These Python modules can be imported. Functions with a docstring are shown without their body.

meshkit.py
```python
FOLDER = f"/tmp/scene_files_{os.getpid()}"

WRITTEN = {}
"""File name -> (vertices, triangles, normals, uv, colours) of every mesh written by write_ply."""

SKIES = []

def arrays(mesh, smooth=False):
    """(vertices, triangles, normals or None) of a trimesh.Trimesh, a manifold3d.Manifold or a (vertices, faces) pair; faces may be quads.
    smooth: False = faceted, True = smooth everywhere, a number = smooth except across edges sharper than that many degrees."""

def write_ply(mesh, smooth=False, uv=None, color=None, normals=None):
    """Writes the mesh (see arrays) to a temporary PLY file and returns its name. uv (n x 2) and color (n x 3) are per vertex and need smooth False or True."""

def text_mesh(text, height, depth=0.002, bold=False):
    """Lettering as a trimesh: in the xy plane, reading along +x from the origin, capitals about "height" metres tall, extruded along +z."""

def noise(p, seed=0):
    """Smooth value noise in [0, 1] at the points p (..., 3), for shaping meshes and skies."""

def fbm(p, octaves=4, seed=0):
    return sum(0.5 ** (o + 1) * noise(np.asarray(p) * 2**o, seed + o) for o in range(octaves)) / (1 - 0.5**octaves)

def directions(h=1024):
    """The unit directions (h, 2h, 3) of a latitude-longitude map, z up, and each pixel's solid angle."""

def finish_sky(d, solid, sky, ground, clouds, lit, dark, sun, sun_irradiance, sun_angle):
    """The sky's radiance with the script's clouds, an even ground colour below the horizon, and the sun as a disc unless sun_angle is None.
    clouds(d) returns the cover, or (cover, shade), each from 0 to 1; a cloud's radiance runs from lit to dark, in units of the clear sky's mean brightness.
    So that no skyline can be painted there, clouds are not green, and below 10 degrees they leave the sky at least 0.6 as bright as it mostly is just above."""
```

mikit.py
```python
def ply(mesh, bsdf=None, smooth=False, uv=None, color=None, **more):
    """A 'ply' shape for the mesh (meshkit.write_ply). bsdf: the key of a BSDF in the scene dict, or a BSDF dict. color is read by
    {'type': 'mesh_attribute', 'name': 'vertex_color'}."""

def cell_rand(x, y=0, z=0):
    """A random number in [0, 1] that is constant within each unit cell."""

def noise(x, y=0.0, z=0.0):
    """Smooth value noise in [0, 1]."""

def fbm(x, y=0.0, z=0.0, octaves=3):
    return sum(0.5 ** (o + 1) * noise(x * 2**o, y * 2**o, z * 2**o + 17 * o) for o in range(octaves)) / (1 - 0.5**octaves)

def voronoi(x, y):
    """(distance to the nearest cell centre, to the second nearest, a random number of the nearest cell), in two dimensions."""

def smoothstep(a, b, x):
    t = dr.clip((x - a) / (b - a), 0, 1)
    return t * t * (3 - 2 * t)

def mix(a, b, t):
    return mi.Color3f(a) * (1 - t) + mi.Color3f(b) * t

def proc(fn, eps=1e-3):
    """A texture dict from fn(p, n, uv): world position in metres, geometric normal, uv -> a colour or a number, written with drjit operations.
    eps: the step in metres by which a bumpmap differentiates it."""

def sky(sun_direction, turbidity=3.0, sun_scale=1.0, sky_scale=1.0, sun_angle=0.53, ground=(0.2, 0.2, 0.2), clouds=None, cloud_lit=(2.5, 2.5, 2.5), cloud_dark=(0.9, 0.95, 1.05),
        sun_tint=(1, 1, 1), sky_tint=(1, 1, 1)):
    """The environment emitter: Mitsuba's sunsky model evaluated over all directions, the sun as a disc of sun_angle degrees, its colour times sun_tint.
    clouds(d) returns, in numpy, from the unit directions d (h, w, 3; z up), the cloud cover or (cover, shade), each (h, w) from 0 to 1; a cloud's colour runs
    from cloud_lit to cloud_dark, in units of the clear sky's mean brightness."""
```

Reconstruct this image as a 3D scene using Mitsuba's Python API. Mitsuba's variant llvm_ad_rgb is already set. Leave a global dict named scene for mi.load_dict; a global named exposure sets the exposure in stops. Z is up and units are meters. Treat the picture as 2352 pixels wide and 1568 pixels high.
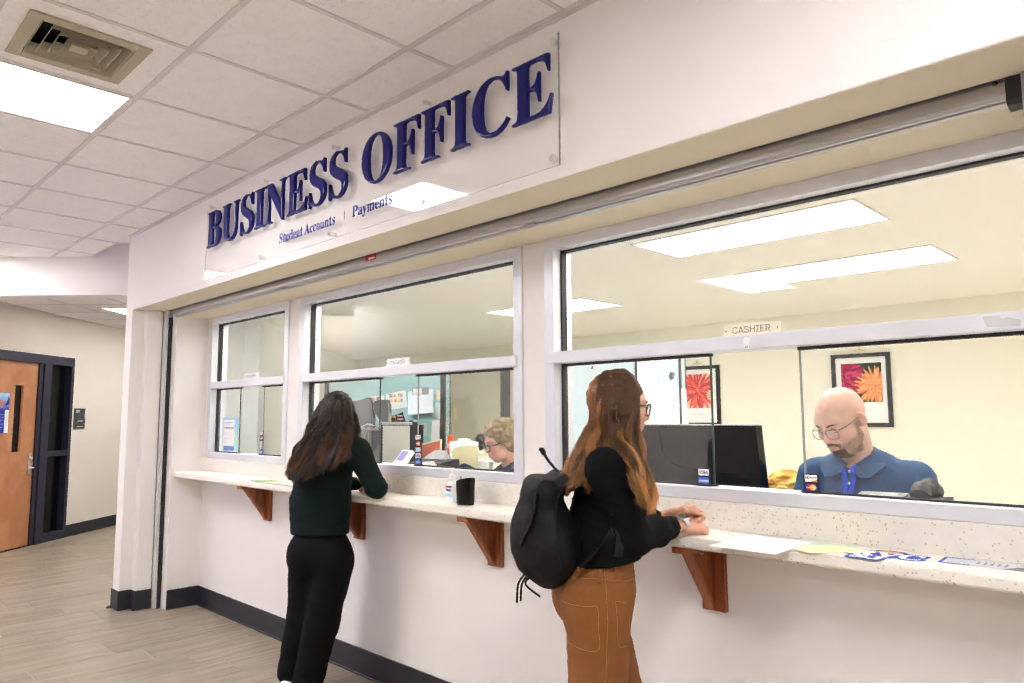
import math, glob
import numpy as np, trimesh, mitsuba as mi, drjit as dr, mikit, meshkit
from mikit import noise, fbm, voronoi, cell_rand, smoothstep, mix
from scipy import ndimage
import shapely
from shapely import affinity
from shapely.geometry import Polygon, LineString, Point
from shapely.ops import unary_union
import manifold3d as m3
T = mi.ScalarTransform4f
scene, labels = {}, {}

# ------------------------------------------------------------------ camera
YAW, PITCH, ROLL, FPX = 0.7821, 0.1036, -0.0047, 1680.18
CAM = np.array([0.0, -1.9163, 1.4197])
FW = np.array([-math.sin(YAW) * math.cos(PITCH), math.cos(YAW) * math.cos(PITCH), math.sin(PITCH)])
_r = np.cross(FW, [0, 0, 1]); _r /= np.linalg.norm(_r); _u = np.cross(_r, FW)
UP = -math.sin(ROLL) * _r + math.cos(ROLL) * _u
scene['camera'] = {'type': 'perspective', 'fov': math.degrees(2 * math.atan(1176 / FPX)), 'fov_axis': 'x', 'near_clip': 0.05, 'far_clip': 100.0,
                   'to_world': T().look_at(origin=CAM.tolist(), target=(CAM + FW).tolist(), up=UP.tolist())}
# ------------------------------------------------------------------ light and exposure
exposure = 1.55
LOBBY, OFFICE, CORR = 9.3, 3.4, 4.8          # radiance of the ceiling panels
scene['sky'] = mikit.sky([0.3, -0.5, 0.6], turbidity=6.0, sun_scale=0.0, sky_scale=0.06)

# ------------------------------------------------------------------ materials
def rgb(c): return {'type': 'rgb', 'value': [float(x) for x in c]}
def srgb(r, g, b):
    c = np.array([r, g, b]) / 255.0
    return tuple(np.where(c <= 0.04045, c / 12.92, ((c + 0.055) / 1.055) ** 2.4))
def mat(name, color, rough=0.5, metallic=0.0, spec=0.5, two=True, **kw):
    c = mikit.proc(color) if callable(color) else rgb(color)
    b = {'type': 'principled', 'base_color': c, 'roughness': rough, 'metallic': metallic, 'specular': spec, **kw}
    scene[name] = {'type': 'twosided', 'bsdf': b} if two else b
    return name
def matte(name, color):
    c = mikit.proc(color) if callable(color) else rgb(color)
    scene[name] = {'type': 'twosided', 'bsdf': {'type': 'diffuse', 'reflectance': c}}
    return name
def C3(c): return mi.Color3f(*[float(x) for x in c])

matte('m_wall', (0.80, 0.772, 0.752))
matte('m_wall_office', (0.86, 0.832, 0.735))
matte('m_wall_corridor', (0.82, 0.765, 0.67))
matte('m_wall_white', (0.82, 0.83, 0.83))
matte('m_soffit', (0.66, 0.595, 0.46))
def ceil_fn(p, n, uv):
    s = smoothstep(0.70, 0.82, noise(p.x * 300, p.y * 300, 3.0)) * smoothstep(0.45, 0.7, noise(p.x * 60, p.y * 60, 9.0))
    b = 0.97 + 0.06 * fbm(p.x * 25, p.y * 25, 1.0)
    return C3((0.83, 0.805, 0.785)) * b * (1 - 0.20 * s)
matte('m_ceiling_tile', ceil_fn)
mat('m_rail', (0.60, 0.58, 0.56), 0.5)
matte('m_ceiling_office', (0.90, 0.875, 0.82))
mat('m_base', (0.017, 0.018, 0.026), 0.45)
def floor_fn(seed):
    def fn(p, n, uv):
        a = fbm(p.x * 38 + seed * 7, p.y * 2.6 + seed * 3, seed, 4)
        s = smoothstep(0.55, 0.75, fbm(p.x * 90, p.y * 4.0, seed + 5.0, 3))
        d = smoothstep(0.56, 0.72, fbm(p.x * 55 + 9, p.y * 3.0, seed + 2.0, 3))
        c = mix((0.385, 0.325, 0.24), (0.455, 0.39, 0.297), smoothstep(0.3, 0.7, a))
        c = mix(c, C3((0.54, 0.48, 0.385)), s * 0.4)
        return mix(c, C3((0.30, 0.245, 0.172)), d * 0.35) * (0.62 + 0.02 * seed)
    return fn
for k in range(3): mat(f'm_floor{k}', floor_fn(k), 0.36, spec=0.45)
mat('m_grout', (0.42, 0.37, 0.30), 0.8)
def speck_fn(p, n, uv):
    a, b, c = p.x * 95, p.y * 95, p.z * 95
    d, _, r = voronoi(a + 0.37 * c, c + b * 1.7)
    s = smoothstep(0.30, 0.12, d) * smoothstep(0.80, 0.82, r)
    d2, _, r2 = voronoi(a * 2.1 + 5, c * 2.1 + b * 2.9)
    s2 = smoothstep(0.32, 0.15, d2) * smoothstep(0.72, 0.75, r2)
    base = C3((0.735, 0.70, 0.635)) * (0.96 + 0.08 * fbm(p.x * 30, p.y * 30, p.z * 30))
    c = mix(base, C3((0.30, 0.24, 0.17)), s * 0.8)
    return mix(c, C3((0.86, 0.84, 0.78)), s2 * 0.6)
mat('m_counter', speck_fn, 0.28, spec=0.5)
def alu_fn(p, n, uv): return C3((0.70, 0.71, 0.765)) * (0.95 + 0.1 * fbm(p.x * 9, p.z * 9, p.y * 9))
mat('m_alu', alu_fn, 0.38, 0.3)
mat('m_shutter', (0.44, 0.43, 0.44), 0.30, 0.8)
mat('m_steel', (0.55, 0.55, 0.55), 0.3, 0.9)
mat('m_chrome', (0.75, 0.74, 0.72), 0.18, 0.95)
mat('m_gasket', (0.012, 0.012, 0.014), 0.5)
mat('m_black', (0.012, 0.012, 0.013), 0.5)
mat('m_black_gloss', (0.004, 0.004, 0.0045), 0.10, spec=0.25)
mat('m_grey', (0.10, 0.10, 0.105), 0.55)
mat('m_dark_grey', (0.045, 0.045, 0.05), 0.5)
mat('m_mid_grey', (0.30, 0.30, 0.31), 0.5)
mat('m_light_grey', (0.55, 0.55, 0.56), 0.5)
matte('m_white', (0.86, 0.86, 0.86))
matte('m_paper', (0.90, 0.90, 0.91))
mat('m_white_gloss', (0.85, 0.85, 0.86), 0.25)
matte('m_yellow', (0.80, 0.76, 0.33)); matte('m_green', (0.10, 0.33, 0.17)); matte('m_pale_green', (0.55, 0.80, 0.60))
matte('m_pale_yellow', (0.86, 0.83, 0.52)); matte('m_cream', (0.84, 0.79, 0.62))
mat('m_navy_frame', (0.017, 0.017, 0.036), 0.4)
mat('m_navy_letter', (0.004, 0.0045, 0.12), 0.05, spec=0.32)
matte('m_navy_print', (0.03, 0.035, 0.27)); matte('m_light_print', (0.62, 0.63, 0.66)); matte('m_grey_print', (0.25, 0.25, 0.26))
def wood_fn(c1, c2, ax):
    def fn(p, n, uv):
        q = (p.x + p.y) * 70 if ax == 'z' else p.z * 60
        r = p.z * 4.0 if ax == 'z' else (p.x + p.y) * 5.0
        a = fbm(q, r, 2.0, 4)
        return mix(c1, c2, smoothstep(0.3, 0.7, a))
    return fn
mat('m_cherry', wood_fn((0.17, 0.042, 0.012), (0.25, 0.072, 0.022), 'z'), 0.35)
mat('m_cherry_edge', wood_fn((0.24, 0.075, 0.024), (0.32, 0.11, 0.038), 'z'), 0.35)
mat('m_door_wood', wood_fn((0.48, 0.20, 0.085), (0.58, 0.27, 0.13), 'z'), 0.4)
matte('m_teal', lambda p, n, uv: C3((0.40, 0.60, 0.62)) * (0.94 + 0.12 * noise(p.x * 300, p.z * 300, p.y * 300)))
matte('m_teal_pale', (0.62, 0.76, 0.80))
mat('m_post', (0.045, 0.045, 0.05), 0.5)
mat('m_red', (0.42, 0.02, 0.04), 0.4); mat('m_orange', (0.85, 0.10, 0.02), 0.4); mat('m_salmon', (0.72, 0.22, 0.15), 0.5)
mat('m_blue', (0.05, 0.16, 0.60), 0.4); matte('m_sky_blue', (0.35, 0.62, 0.85)); mat('m_gold', (0.55, 0.42, 0.12), 0.35, 0.7)
scene['m_glass'] = {'type': 'thindielectric', 'int_ior': 1.5}
scene['m_acrylic'] = {'type': 'thindielectric', 'int_ior': 1.49}
mat('m_glass_edge', (0.05, 0.075, 0.07), 0.2)
mat('m_acrylic_edge', (0.28, 0.29, 0.30), 0.25)

# ------------------------------------------------------------------ mesh helpers
def add(key, mesh, m, smooth=False, label=None, **kw):
    base, n = key, 0
    while key in scene:
        n += 1; key = f'{base}_{n:03d}'
    scene[key] = mikit.ply(mesh, m, smooth, **kw)
    if label: labels[key] = {'label': label}
    return key
def thing(key, label, category, group=None, kind=None):
    base, n = key, 0
    while key in labels:
        n += 1; key = f'{base}_{n:03d}'
    labels[key] = {'label': label, 'category': category}
    if group: labels[key]['group'] = group
    if kind: labels[key]['kind'] = kind
    return key
def structure(key, label, category): return thing(key, label, category, kind='structure')
def cat(*ms): return trimesh.util.concatenate([m for m in ms if m is not None])
def box(x0, x1, y0, y1, z0, z1, b=0.0):
    if b <= 0:
        m = trimesh.creation.box((x1 - x0, y1 - y0, z1 - z0)); m.apply_translation(((x0 + x1) / 2, (y0 + y1) / 2, (z0 + z1) / 2)); return m
    P = []
    for x, sx in ((x0, 1), (x1, -1)):
        for y, sy in ((y0, 1), (y1, -1)):
            for z, sz in ((z0, 1), (z1, -1)):
                P += [(x + sx * b, y + sy * b, z), (x + sx * b, y, z + sz * b), (x, y + sy * b, z + sz * b)]
    return trimesh.convex.convex_hull(np.array(P))
def hull(P): return trimesh.convex.convex_hull(np.asarray(P, float))
def quad(a, b, c, d): return trimesh.Trimesh(np.array([a, b, c, d], float), [[0, 1, 2], [0, 2, 3]], process=False)
def frame_at(o, x, z=(0, 0, 1)):
    """matrix: local x along x, local z along z"""
    x = np.asarray(x, float); x = x / np.linalg.norm(x); z = np.asarray(z, float); y = np.cross(z, x); y /= np.linalg.norm(y); z = np.cross(x, y)
    M = np.eye(4); M[:3, 0], M[:3, 1], M[:3, 2], M[:3, 3] = x, y, z, o; return M
def moved(m, M): m = m.copy(); m.apply_transform(M); return m
def extrude(poly, h, z0=0.0):
    gs = [g for g in getattr(poly, 'geoms', [poly]) if g.geom_type == 'Polygon' and g.area > 1e-12]
    m = cat(*[trimesh.creation.extrude_polygon(g, h, engine='earcut') for g in gs]); m.apply_translation((0, 0, z0)); return m
def lathe(profile, n=32):
    P = np.asarray(profile, float); a = np.arange(n) * 2 * np.pi / n
    v = np.stack([P[:, None, 0] * np.cos(a), P[:, None, 0] * np.sin(a), np.repeat(P[:, 1:2], n, 1)], -1).reshape(-1, 3)
    i = np.arange(len(P) - 1)[:, None] * n; j = np.arange(n)[None]; k = (j + 1) % n
    f = np.stack([i + j, i + k, i + n + k, i + n + j], -1).reshape(-1, 4)
    f = np.vstack([f[:, [0, 1, 2]], f[:, [0, 2, 3]]]); return trimesh.Trimesh(v, f, process=False)
def tube(pts, r, n=8, cap=True):
    pts = np.asarray(pts, float); keep = np.r_[True, np.linalg.norm(np.diff(pts, axis=0), axis=1) > 1e-6]; r = np.broadcast_to(np.asarray(r, float), len(pts))[keep]; pts = pts[keep]; t = np.gradient(pts, axis=0); t /= np.maximum(np.linalg.norm(t, axis=1, keepdims=True), 1e-9)
    ref = np.array([0, 0, 1.0]) if abs(t[0][2]) < 0.9 else np.array([1.0, 0, 0]); u = np.cross(ref, t[0]); V = []
    for p, tt, rr in zip(pts, t, r):
        u = u - tt * (u @ tt); u /= np.linalg.norm(u); w = np.cross(tt, u); a = np.arange(n) * 2 * np.pi / n
        V.append(p + rr * (np.cos(a)[:, None] * u + np.sin(a)[:, None] * w))
    V = np.vstack(V); k = len(pts); F = []
    for i in range(k - 1):
        for j in range(n):
            a, b = i * n + j, i * n + (j + 1) % n; F += [(a, b, b + n), (a, b + n, a + n)]
    if cap:
        V = np.vstack([V, pts[0], pts[-1]]); c0, c1 = len(V) - 2, len(V) - 1
        for j in range(n): F += [(c0, (j + 1) % n, j), (c1, (k - 1) * n + j, (k - 1) * n + (j + 1) % n)]
    return trimesh.Trimesh(V, F, process=False)
def strip(pts, side, w, th):
    """flat band along pts, width w along side, thickness th"""
    pts = np.asarray(pts, float); keep = np.r_[True, np.linalg.norm(np.diff(pts, axis=0), axis=1) > 1e-5]; side = np.broadcast_to(np.asarray(side, float), pts.shape)[keep]; w = np.broadcast_to(w, len(pts))[keep]; pts = pts[keep]
    t = np.gradient(pts, axis=0); t /= np.linalg.norm(t, axis=1, keepdims=True); s = side - t * (side * t).sum(1, keepdims=True); s /= np.linalg.norm(s, axis=1, keepdims=True)
    nn = np.cross(t, s); V = np.concatenate([pts + s * w[:, None] / 2 + nn * th / 2, pts + s * w[:, None] / 2 - nn * th / 2, pts - s * w[:, None] / 2 - nn * th / 2, pts - s * w[:, None] / 2 + nn * th / 2]); k = len(pts); F = []
    for i in range(k - 1):
        for a in range(4):
            b = (a + 1) % 4; F += [(a * k + i, b * k + i, b * k + i + 1), (a * k + i, b * k + i + 1, a * k + i + 1)]
    for i in (0, k - 1): F += [(i, k + i, 2 * k + i), (i, 2 * k + i, 3 * k + i)]
    return trimesh.Trimesh(V, F, process=False)
def bez(P, n=16):
    """Catmull-Rom through P"""
    P = np.asarray(P, float); Q = np.vstack([2 * P[0] - P[1], P, 2 * P[-1] - P[-2]]); out = []
    for i in range(len(P) - 1):
        a, b, c, d = Q[i:i + 4]; t = np.linspace(0, 1, n, endpoint=False)[:, None]
        out.append(0.5 * (2 * b + (c - a) * t + (2 * a - 5 * b + 4 * c - d) * t**2 + (3 * b - a - 3 * c + d) * t**3))
    return np.vstack(out + [P[-1:]])
# lettering
_FONTS = glob.glob('/opt/blender-*/*/datafiles/fonts/')[0]
def _serif(s): return ''.join(chr(0x1D400 + ord(c) - 65) if 'A' <= c <= 'Z' else chr(0x1D41A + ord(c) - 97) if 'a' <= c <= 'z' else c for c in s)
def glyph_image(text, font='Inter.woff2', size=96, stroke=0):
    from PIL import Image, ImageDraw, ImageFont
    f = ImageFont.truetype(_FONTS + font, size); x0, y0, x1, y1 = f.getbbox(text, anchor='ls', stroke_width=stroke)
    im = Image.new('L', (x1 - x0 + 8, y1 - y0 + 8)); ImageDraw.Draw(im).text((4 - x0, 4 - y0), text, 255, f, anchor='ls', stroke_width=stroke)
    return np.asarray(im), x0 - 4, 4 - y0
_TP = {}
def text_poly(text, height, font='Inter.woff2', bold=0, size=96):
    """polygon: reading along +x from the origin, capitals about height tall"""
    k = (text, font, bold, size)
    if k not in _TP:
        im, ox, oy = glyph_image(text, font, size, bold); on = np.pad(im > 127, ((0, 0), (1, 1))).astype(np.int8)
        r, s = np.nonzero(np.diff(on, axis=1) == 1); e = np.nonzero(np.diff(on, axis=1) == -1)[1]
        sh = unary_union(shapely.box(s, -r - 1, e, -r)).buffer(0.6).buffer(-0.6).simplify(0.7); _TP[k] = affinity.translate(sh, ox, oy)
    s = height / (0.727 * size if 'Inter' in font else 0.66 * size); return affinity.scale(_TP[k], s, s, origin=(0, 0))
SERIF = 'NotoSansMath-Regular.woff2'
def fit(poly, w=None, h=None, at=(0, 0)):
    x0, y0, x1, y1 = poly.bounds; sx = w / (x1 - x0) if w else None; sy = h / (y1 - y0) if h else None
    sx = sx or sy; sy = sy or sx; return affinity.translate(affinity.scale(affinity.translate(poly, -x0, -y0), sx, sy, origin=(0, 0)), *at)
def R(x0, y0, x1, y1): return shapely.box(x0, y0, x1, y1)
def decal(key, poly, M, m, th=0.0006, lift=0.0003, label=None): return add(key, moved(extrude(poly, th, lift), M), m, label=label)
def upright(x, y, z, dx=(1, 0, 0), ):
    """local xy plane upright: local x along dx, local y up, local z towards the viewer's side (dx x up)"""
    dx = np.asarray(dx, float); dx = dx / np.linalg.norm(dx); M = np.eye(4); M[:3, 0] = dx; M[:3, 1] = (0, 0, 1); M[:3, 2] = np.cross(dx, (0, 0, 1)); M[:3, 3] = (x, y, z); return M

def surface_nets(V, o, h):
    """mesh of the zero level of V (negative inside), grid origin o, spacing h"""
    S = V < 0; n = np.array(V.shape); c = [slice(0, -1), slice(1, None)]
    cnt = sum(S[c[i], c[j], c[k]].astype(np.int8) for i in (0, 1) for j in (0, 1) for k in (0, 1)); act = (cnt > 0) & (cnt < 8)
    A = np.argwhere(act); idx = np.full(act.shape, -1, np.int32); idx[act] = np.arange(len(A)); P = np.zeros((len(A), 3)); N = np.zeros(len(A))
    for ax in range(3):
        for i in (0, 1):
            for j in (0, 1):
                a = np.zeros(3, int); a[(ax + 1) % 3], a[(ax + 2) % 3] = i, j; b = a.copy(); b[ax] = 1
                va = V[tuple((A + a).T)]; vb = V[tuple((A + b).T)]; m = (va < 0) != (vb < 0); t = np.where(m, va / np.where(m, va - vb, 1), 0)
                P += m[:, None] * (a + t[:, None] * (b - a)); N += m
    P = (A + P / N[:, None]) * h + np.asarray(o); F = []
    for ax in range(3):
        u, v = (ax + 1) % 3, (ax + 2) % 3; lo = [slice(None)] * 3; hi = [slice(None)] * 3; lo[ax] = slice(0, -1); hi[ax] = slice(1, None)
        E = np.argwhere(S[tuple(lo)] != S[tuple(hi)]); E = E[(E[:, u] > 0) & (E[:, v] > 0) & (E[:, u] < n[u] - 1) & (E[:, v] < n[v] - 1)]; eu = np.eye(3, dtype=int)[u]; ev = np.eye(3, dtype=int)[v]
        q = np.stack([idx[tuple(E.T)], idx[tuple((E - eu).T)], idx[tuple((E - eu - ev).T)], idx[tuple((E - ev).T)]], 1); ins = S[tuple(E.T)]
        q = np.where(ins[:, None], q, q[:, ::-1]); F.append(q)
    F = np.vstack(F); F = F[(F >= 0).all(1)]
    return trimesh.Trimesh(P, np.vstack([F[:, [0, 1, 2]], F[:, [0, 2, 3]]]), process=False)
# ================================================================== the setting
H, ZH, ZT, D = 2.8734, 2.267, 2.213, 0.4953           # lobby ceiling, header, window head, window wall
GX, G = -2.8467, 0.6096
XL, XE, XR = -5.825, -6.06, -0.325                     # recess side wall, column edge, right jamb
FH = np.array([-math.sin(YAW), math.cos(YAW), 0]); RH = np.array([math.cos(YAW), math.sin(YAW), 0])
PW, DW = np.array([-9.563, -0.094, 0.0]), np.array([-0.66, 0.7513, 0.0])    # corridor wall: a point, its direction
NW = np.array([DW[1], -DW[0], 0])                      # its normal, towards the corridor
def on_wall(s, z, off=0.0): return PW + DW * s + NW * off + np.array([0, 0, z])
def wall_box(s0, s1, o0, o1, z0, z1, b=0.0):
    m = box(s0, s1, o0, o1, z0, z1, b); M = np.eye(4); M[:3, 0] = DW; M[:3, 1] = NW; M[:3, 3] = PW; m = moved(m, M); m.invert() if np.linalg.det(M[:3, :3]) < 0 else None; return m
def project(p):
    d = np.asarray(p, float) - CAM; z = d @ FW; return np.array([1176 + FPX * (d @ RT) / z, 784 - FPX * (d @ UP) / z, z])
RT = np.cross(FW, UP)

# floor: stone-look tiles laid along y, each its own part
structure('floor', 'beige streaked floor tiles laid lengthwise towards the counter wall', 'floor')
add('floor__base', box(-14, 4.5, -9.2, 9, -0.06, -0.0022), 'm_grout')
TWX, TLY = 0.302, 0.60
cells = []
for i in range(-24, 16):
    x0 = -5.30 + i * TWX; off = 0.127 + 0.1367 * (i + 1)
    for j in range(-9, 16):
        y0 = off + j * TLY; c = np.array([x0 + TWX / 2, y0 + TLY / 2, 0])
        if c[1] > 0.78 and c[0] > -6.6: continue
        if c[1] > 0.3 and c[0] < -5.9 and c[0] > -6.0 - (c[1] - 0.5): continue
        if c[1] > 0.9 and c[0] > -5.8 - c[1]: continue
        s = (c - PW) @ NW
        if s < -0.25: continue
        q = project(c)
        if q[2] > 0.5 and -120 < q[0] < 1300 and 1100 < q[1] < 1800: cells.append((q[2], x0, y0))
cells.sort(); rest = []
rng = np.random.default_rng(3)
tile_mesh = lambda x0, y0: box(x0 + 0.0016, x0 + TWX - 0.0016, y0 + 0.0016, y0 + TLY - 0.0016, -0.01, 0.0, 0.0012)
for n, (_, x0, y0) in enumerate(cells):
    if n < 290: add('floor__tile', tile_mesh(x0, y0), f'm_floor{rng.integers(3)}')
    else: rest.append(tile_mesh(x0, y0))
if rest: labels[add('floor__far_tile', cat(*rest), 'm_floor1')] = {'kind': 'stuff'}

# lobby ceiling: tiles in a grid of rails
structure('ceiling', 'suspended ceiling of square speckled white tiles in a pale metal grid', 'ceiling')
YG = [-0.2452 - 0.6045 * k for k in range(0, 15)]
light_cells = {(a, b) for a in (-8, -2, 4, 9) for b in (1, 2)} | {(a, b) for a in (-8, -2, 4) for b in (6, 7)} | {(a, b) for a in (-8, -2) for b in (11, 12)}
tiles_far = []
for a in range(-14, 12):
    x0 = GX + a * G
    for b in range(-1, 14):
        y1 = YG[b] if b >= 0 else 0.0; y0 = YG[b + 1]
        if (a, b) in light_cells or (a, b) == (-1, 1): continue
        m = box(x0 + 0.012, x0 + G - 0.012, y0 + 0.012, y1 - (0.012 if b >= 0 else 0.0), H + 0.003, H + 0.018, 0.002)
        q = project([x0 + G / 2, (y0 + y1) / 2, H]); vis = q[2] > 0.3 and -250 < q[0] < 1500 and -250 < q[1] < 640
        if vis: add('ceiling__tile', m, 'm_ceiling_tile')
        else: tiles_far.append(m)
labels[add('ceiling__far_tile', cat(*tiles_far), 'm_ceiling_tile')] = {'kind': 'stuff'}
for a in range(-14, 13):
    x = GX + a * G; add('ceiling__cross_rail', cat(box(x - 0.012, x + 0.012, -8.7, 0.0, H, H + 0.006), box(x - 0.002, x + 0.002, -8.7, 0, H + 0.006, H + 0.03)), 'm_rail')
for y in YG: add('ceiling__main_rail', box(-11.5, 4.5, y - 0.012, y + 0.012, H - 0.0006, H + 0.006), 'm_rail')
add('ceiling__wall_angle', cat(box(-6.2, 4.5, -0.022, 0.0, H - 0.002, H + 0.001), box(-6.2, 4.5, -0.0025, 0.0, H - 0.02, H)), 'm_rail')
add('ceiling__plenum', box(-14, 4.5, -9.2, 2.0, H + 0.12, H + 0.16), 'm_wall_white')

# header wall with the column and jambs at its left end
structure('wall_front', 'cream painted header wall over the counter opening, carrying the big sign', 'wall')
add('wall_front__header', box(-6.20, 4.5, 0.0, 0.212, ZH, 3.0, 0.002), 'm_wall')
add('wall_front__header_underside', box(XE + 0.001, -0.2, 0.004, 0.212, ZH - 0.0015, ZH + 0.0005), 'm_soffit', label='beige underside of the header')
structure('wall_left', 'narrow cream column and jambs at the left end of the counter opening', 'wall')
add('wall_left__column', box(-6.20, XE, 0.0, 0.20, -0.01, ZH + 0.001, 0.002), 'm_wall')
add('wall_left__jamb', box(XE - 0.01, XE + 0.085, 0.085, 0.202, -0.01, ZH + 0.001, 0.004), 'm_wall')
add('wall_left__side_wall', box(-6.2, XL, 0.255, 0.62, -0.01, 2.6), 'm_wall')
structure('wall_right', 'cream jamb at the right end of the counter opening', 'wall')
add('wall_right__jamb', box(-0.23, 0.3, 0.0, 0.5, -0.01, ZH + 0.001, 0.003), 'm_wall')
structure('ceiling_recess', 'beige soffit over the recess above the cashier windows', 'soffit')
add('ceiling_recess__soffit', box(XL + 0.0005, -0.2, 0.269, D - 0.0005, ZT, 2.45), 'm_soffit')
structure('baseboard_front', 'dark charcoal baseboard along the counter wall and around the column', 'baseboard')
BB = 0.1429
add('baseboard_front__run', cat(box(XL + 0.008, 0.5, D - 0.009, D, 0, BB, 0.002), box(XL + 0.008, 0.5, D - 0.016, D - 0.008, 0, 0.012, 0.003)), 'm_base')
add('baseboard_front__return', cat(box(XL, XL + 0.009, 0.258, D, 0, BB, 0.002)), 'm_base')
add('baseboard_front__jamb_run', box(XE + 0.085, XE + 0.094, 0.080, 0.20, 0, BB, 0.002), 'm_base')
add('baseboard_front__jamb_run', cat(box(XE, XE + 0.009, -0.006, 0.083, 0, BB, 0.002), box(XE, XE + 0.094, 0.074, 0.085, 0, BB, 0.002)), 'm_base')
add('baseboard_front__column_run', cat(box(-6.209, XE + 0.009, -0.009, 0.0, 0, BB, 0.002), trimesh.creation.cylinder(0.022, 0.012, sections=16, transform=T().translate([-6.21, -0.012, 0.006]).matrix.__array__() if False else np.array([[1, 0, 0, -6.205], [0, 1, 0, -0.012], [0, 0, 1, 0.006], [0, 0, 0, 1.0]]))), 'm_base')

# window wall with three openings
WIN = [(-5.765, -4.50), (-4.351, -2.322), (-2.181, -0.30)]; ZB = 1.1207
structure('wall_windows', 'cream painted wall under and between the cashier windows', 'wall')
zb0 = D + 0.14
add('wall_windows__lower', box(XL - 0.2, 0.5, D, zb0, -0.01, ZB), 'm_wall')
xs = [XL - 0.2] + [v for w in WIN for v in w] + [0.5]
for k in range(0, len(xs), 2): add('wall_windows__pier', box(xs[k], xs[k + 1], D, zb0, ZB, ZT), 'm_wall')
add('wall_windows__upper', box(XL - 0.2, 0.5, D, zb0, ZT, 3.0), 'm_wall')

# corridor on the left
structure('wall_corridor', 'warm cream corridor wall around the wooden door at far left', 'wall')
dz = 2.175
add('wall_corridor__panel', wall_box(-2.6, -0.615, -0.12, 0.0, -0.01, 2.70), 'm_wall_corridor')
add('wall_corridor__panel', wall_box(1.02, 6.0, -0.12, 0.0, -0.01, 2.70), 'm_wall_corridor')
add('wall_corridor__over_door', wall_box(-0.615, 1.02, -0.12, 0.0, dz - 0.01, 2.70), 'm_wall_corridor')
structure('baseboard_corridor', 'dark baseboard along the corridor wall right of the door', 'baseboard')
add('baseboard_corridor__run', wall_box(1.022, 6.0, 0.0, 0.009, 0, BB, 0.002), 'm_base')
structure('wall_beam', 'cream dropped beam crossing the ceiling where the corridor begins', 'beam')
def cor_box(d0, d1, l0, l1, z0, z1):
    m = box(l0, l1, d0, d1, z0, z1); M = np.eye(4); M[:3, 0] = RH; M[:3, 1] = FH; M[:3, 3] = [CAM[0], CAM[1], 0]; return moved(m, M)
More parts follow.
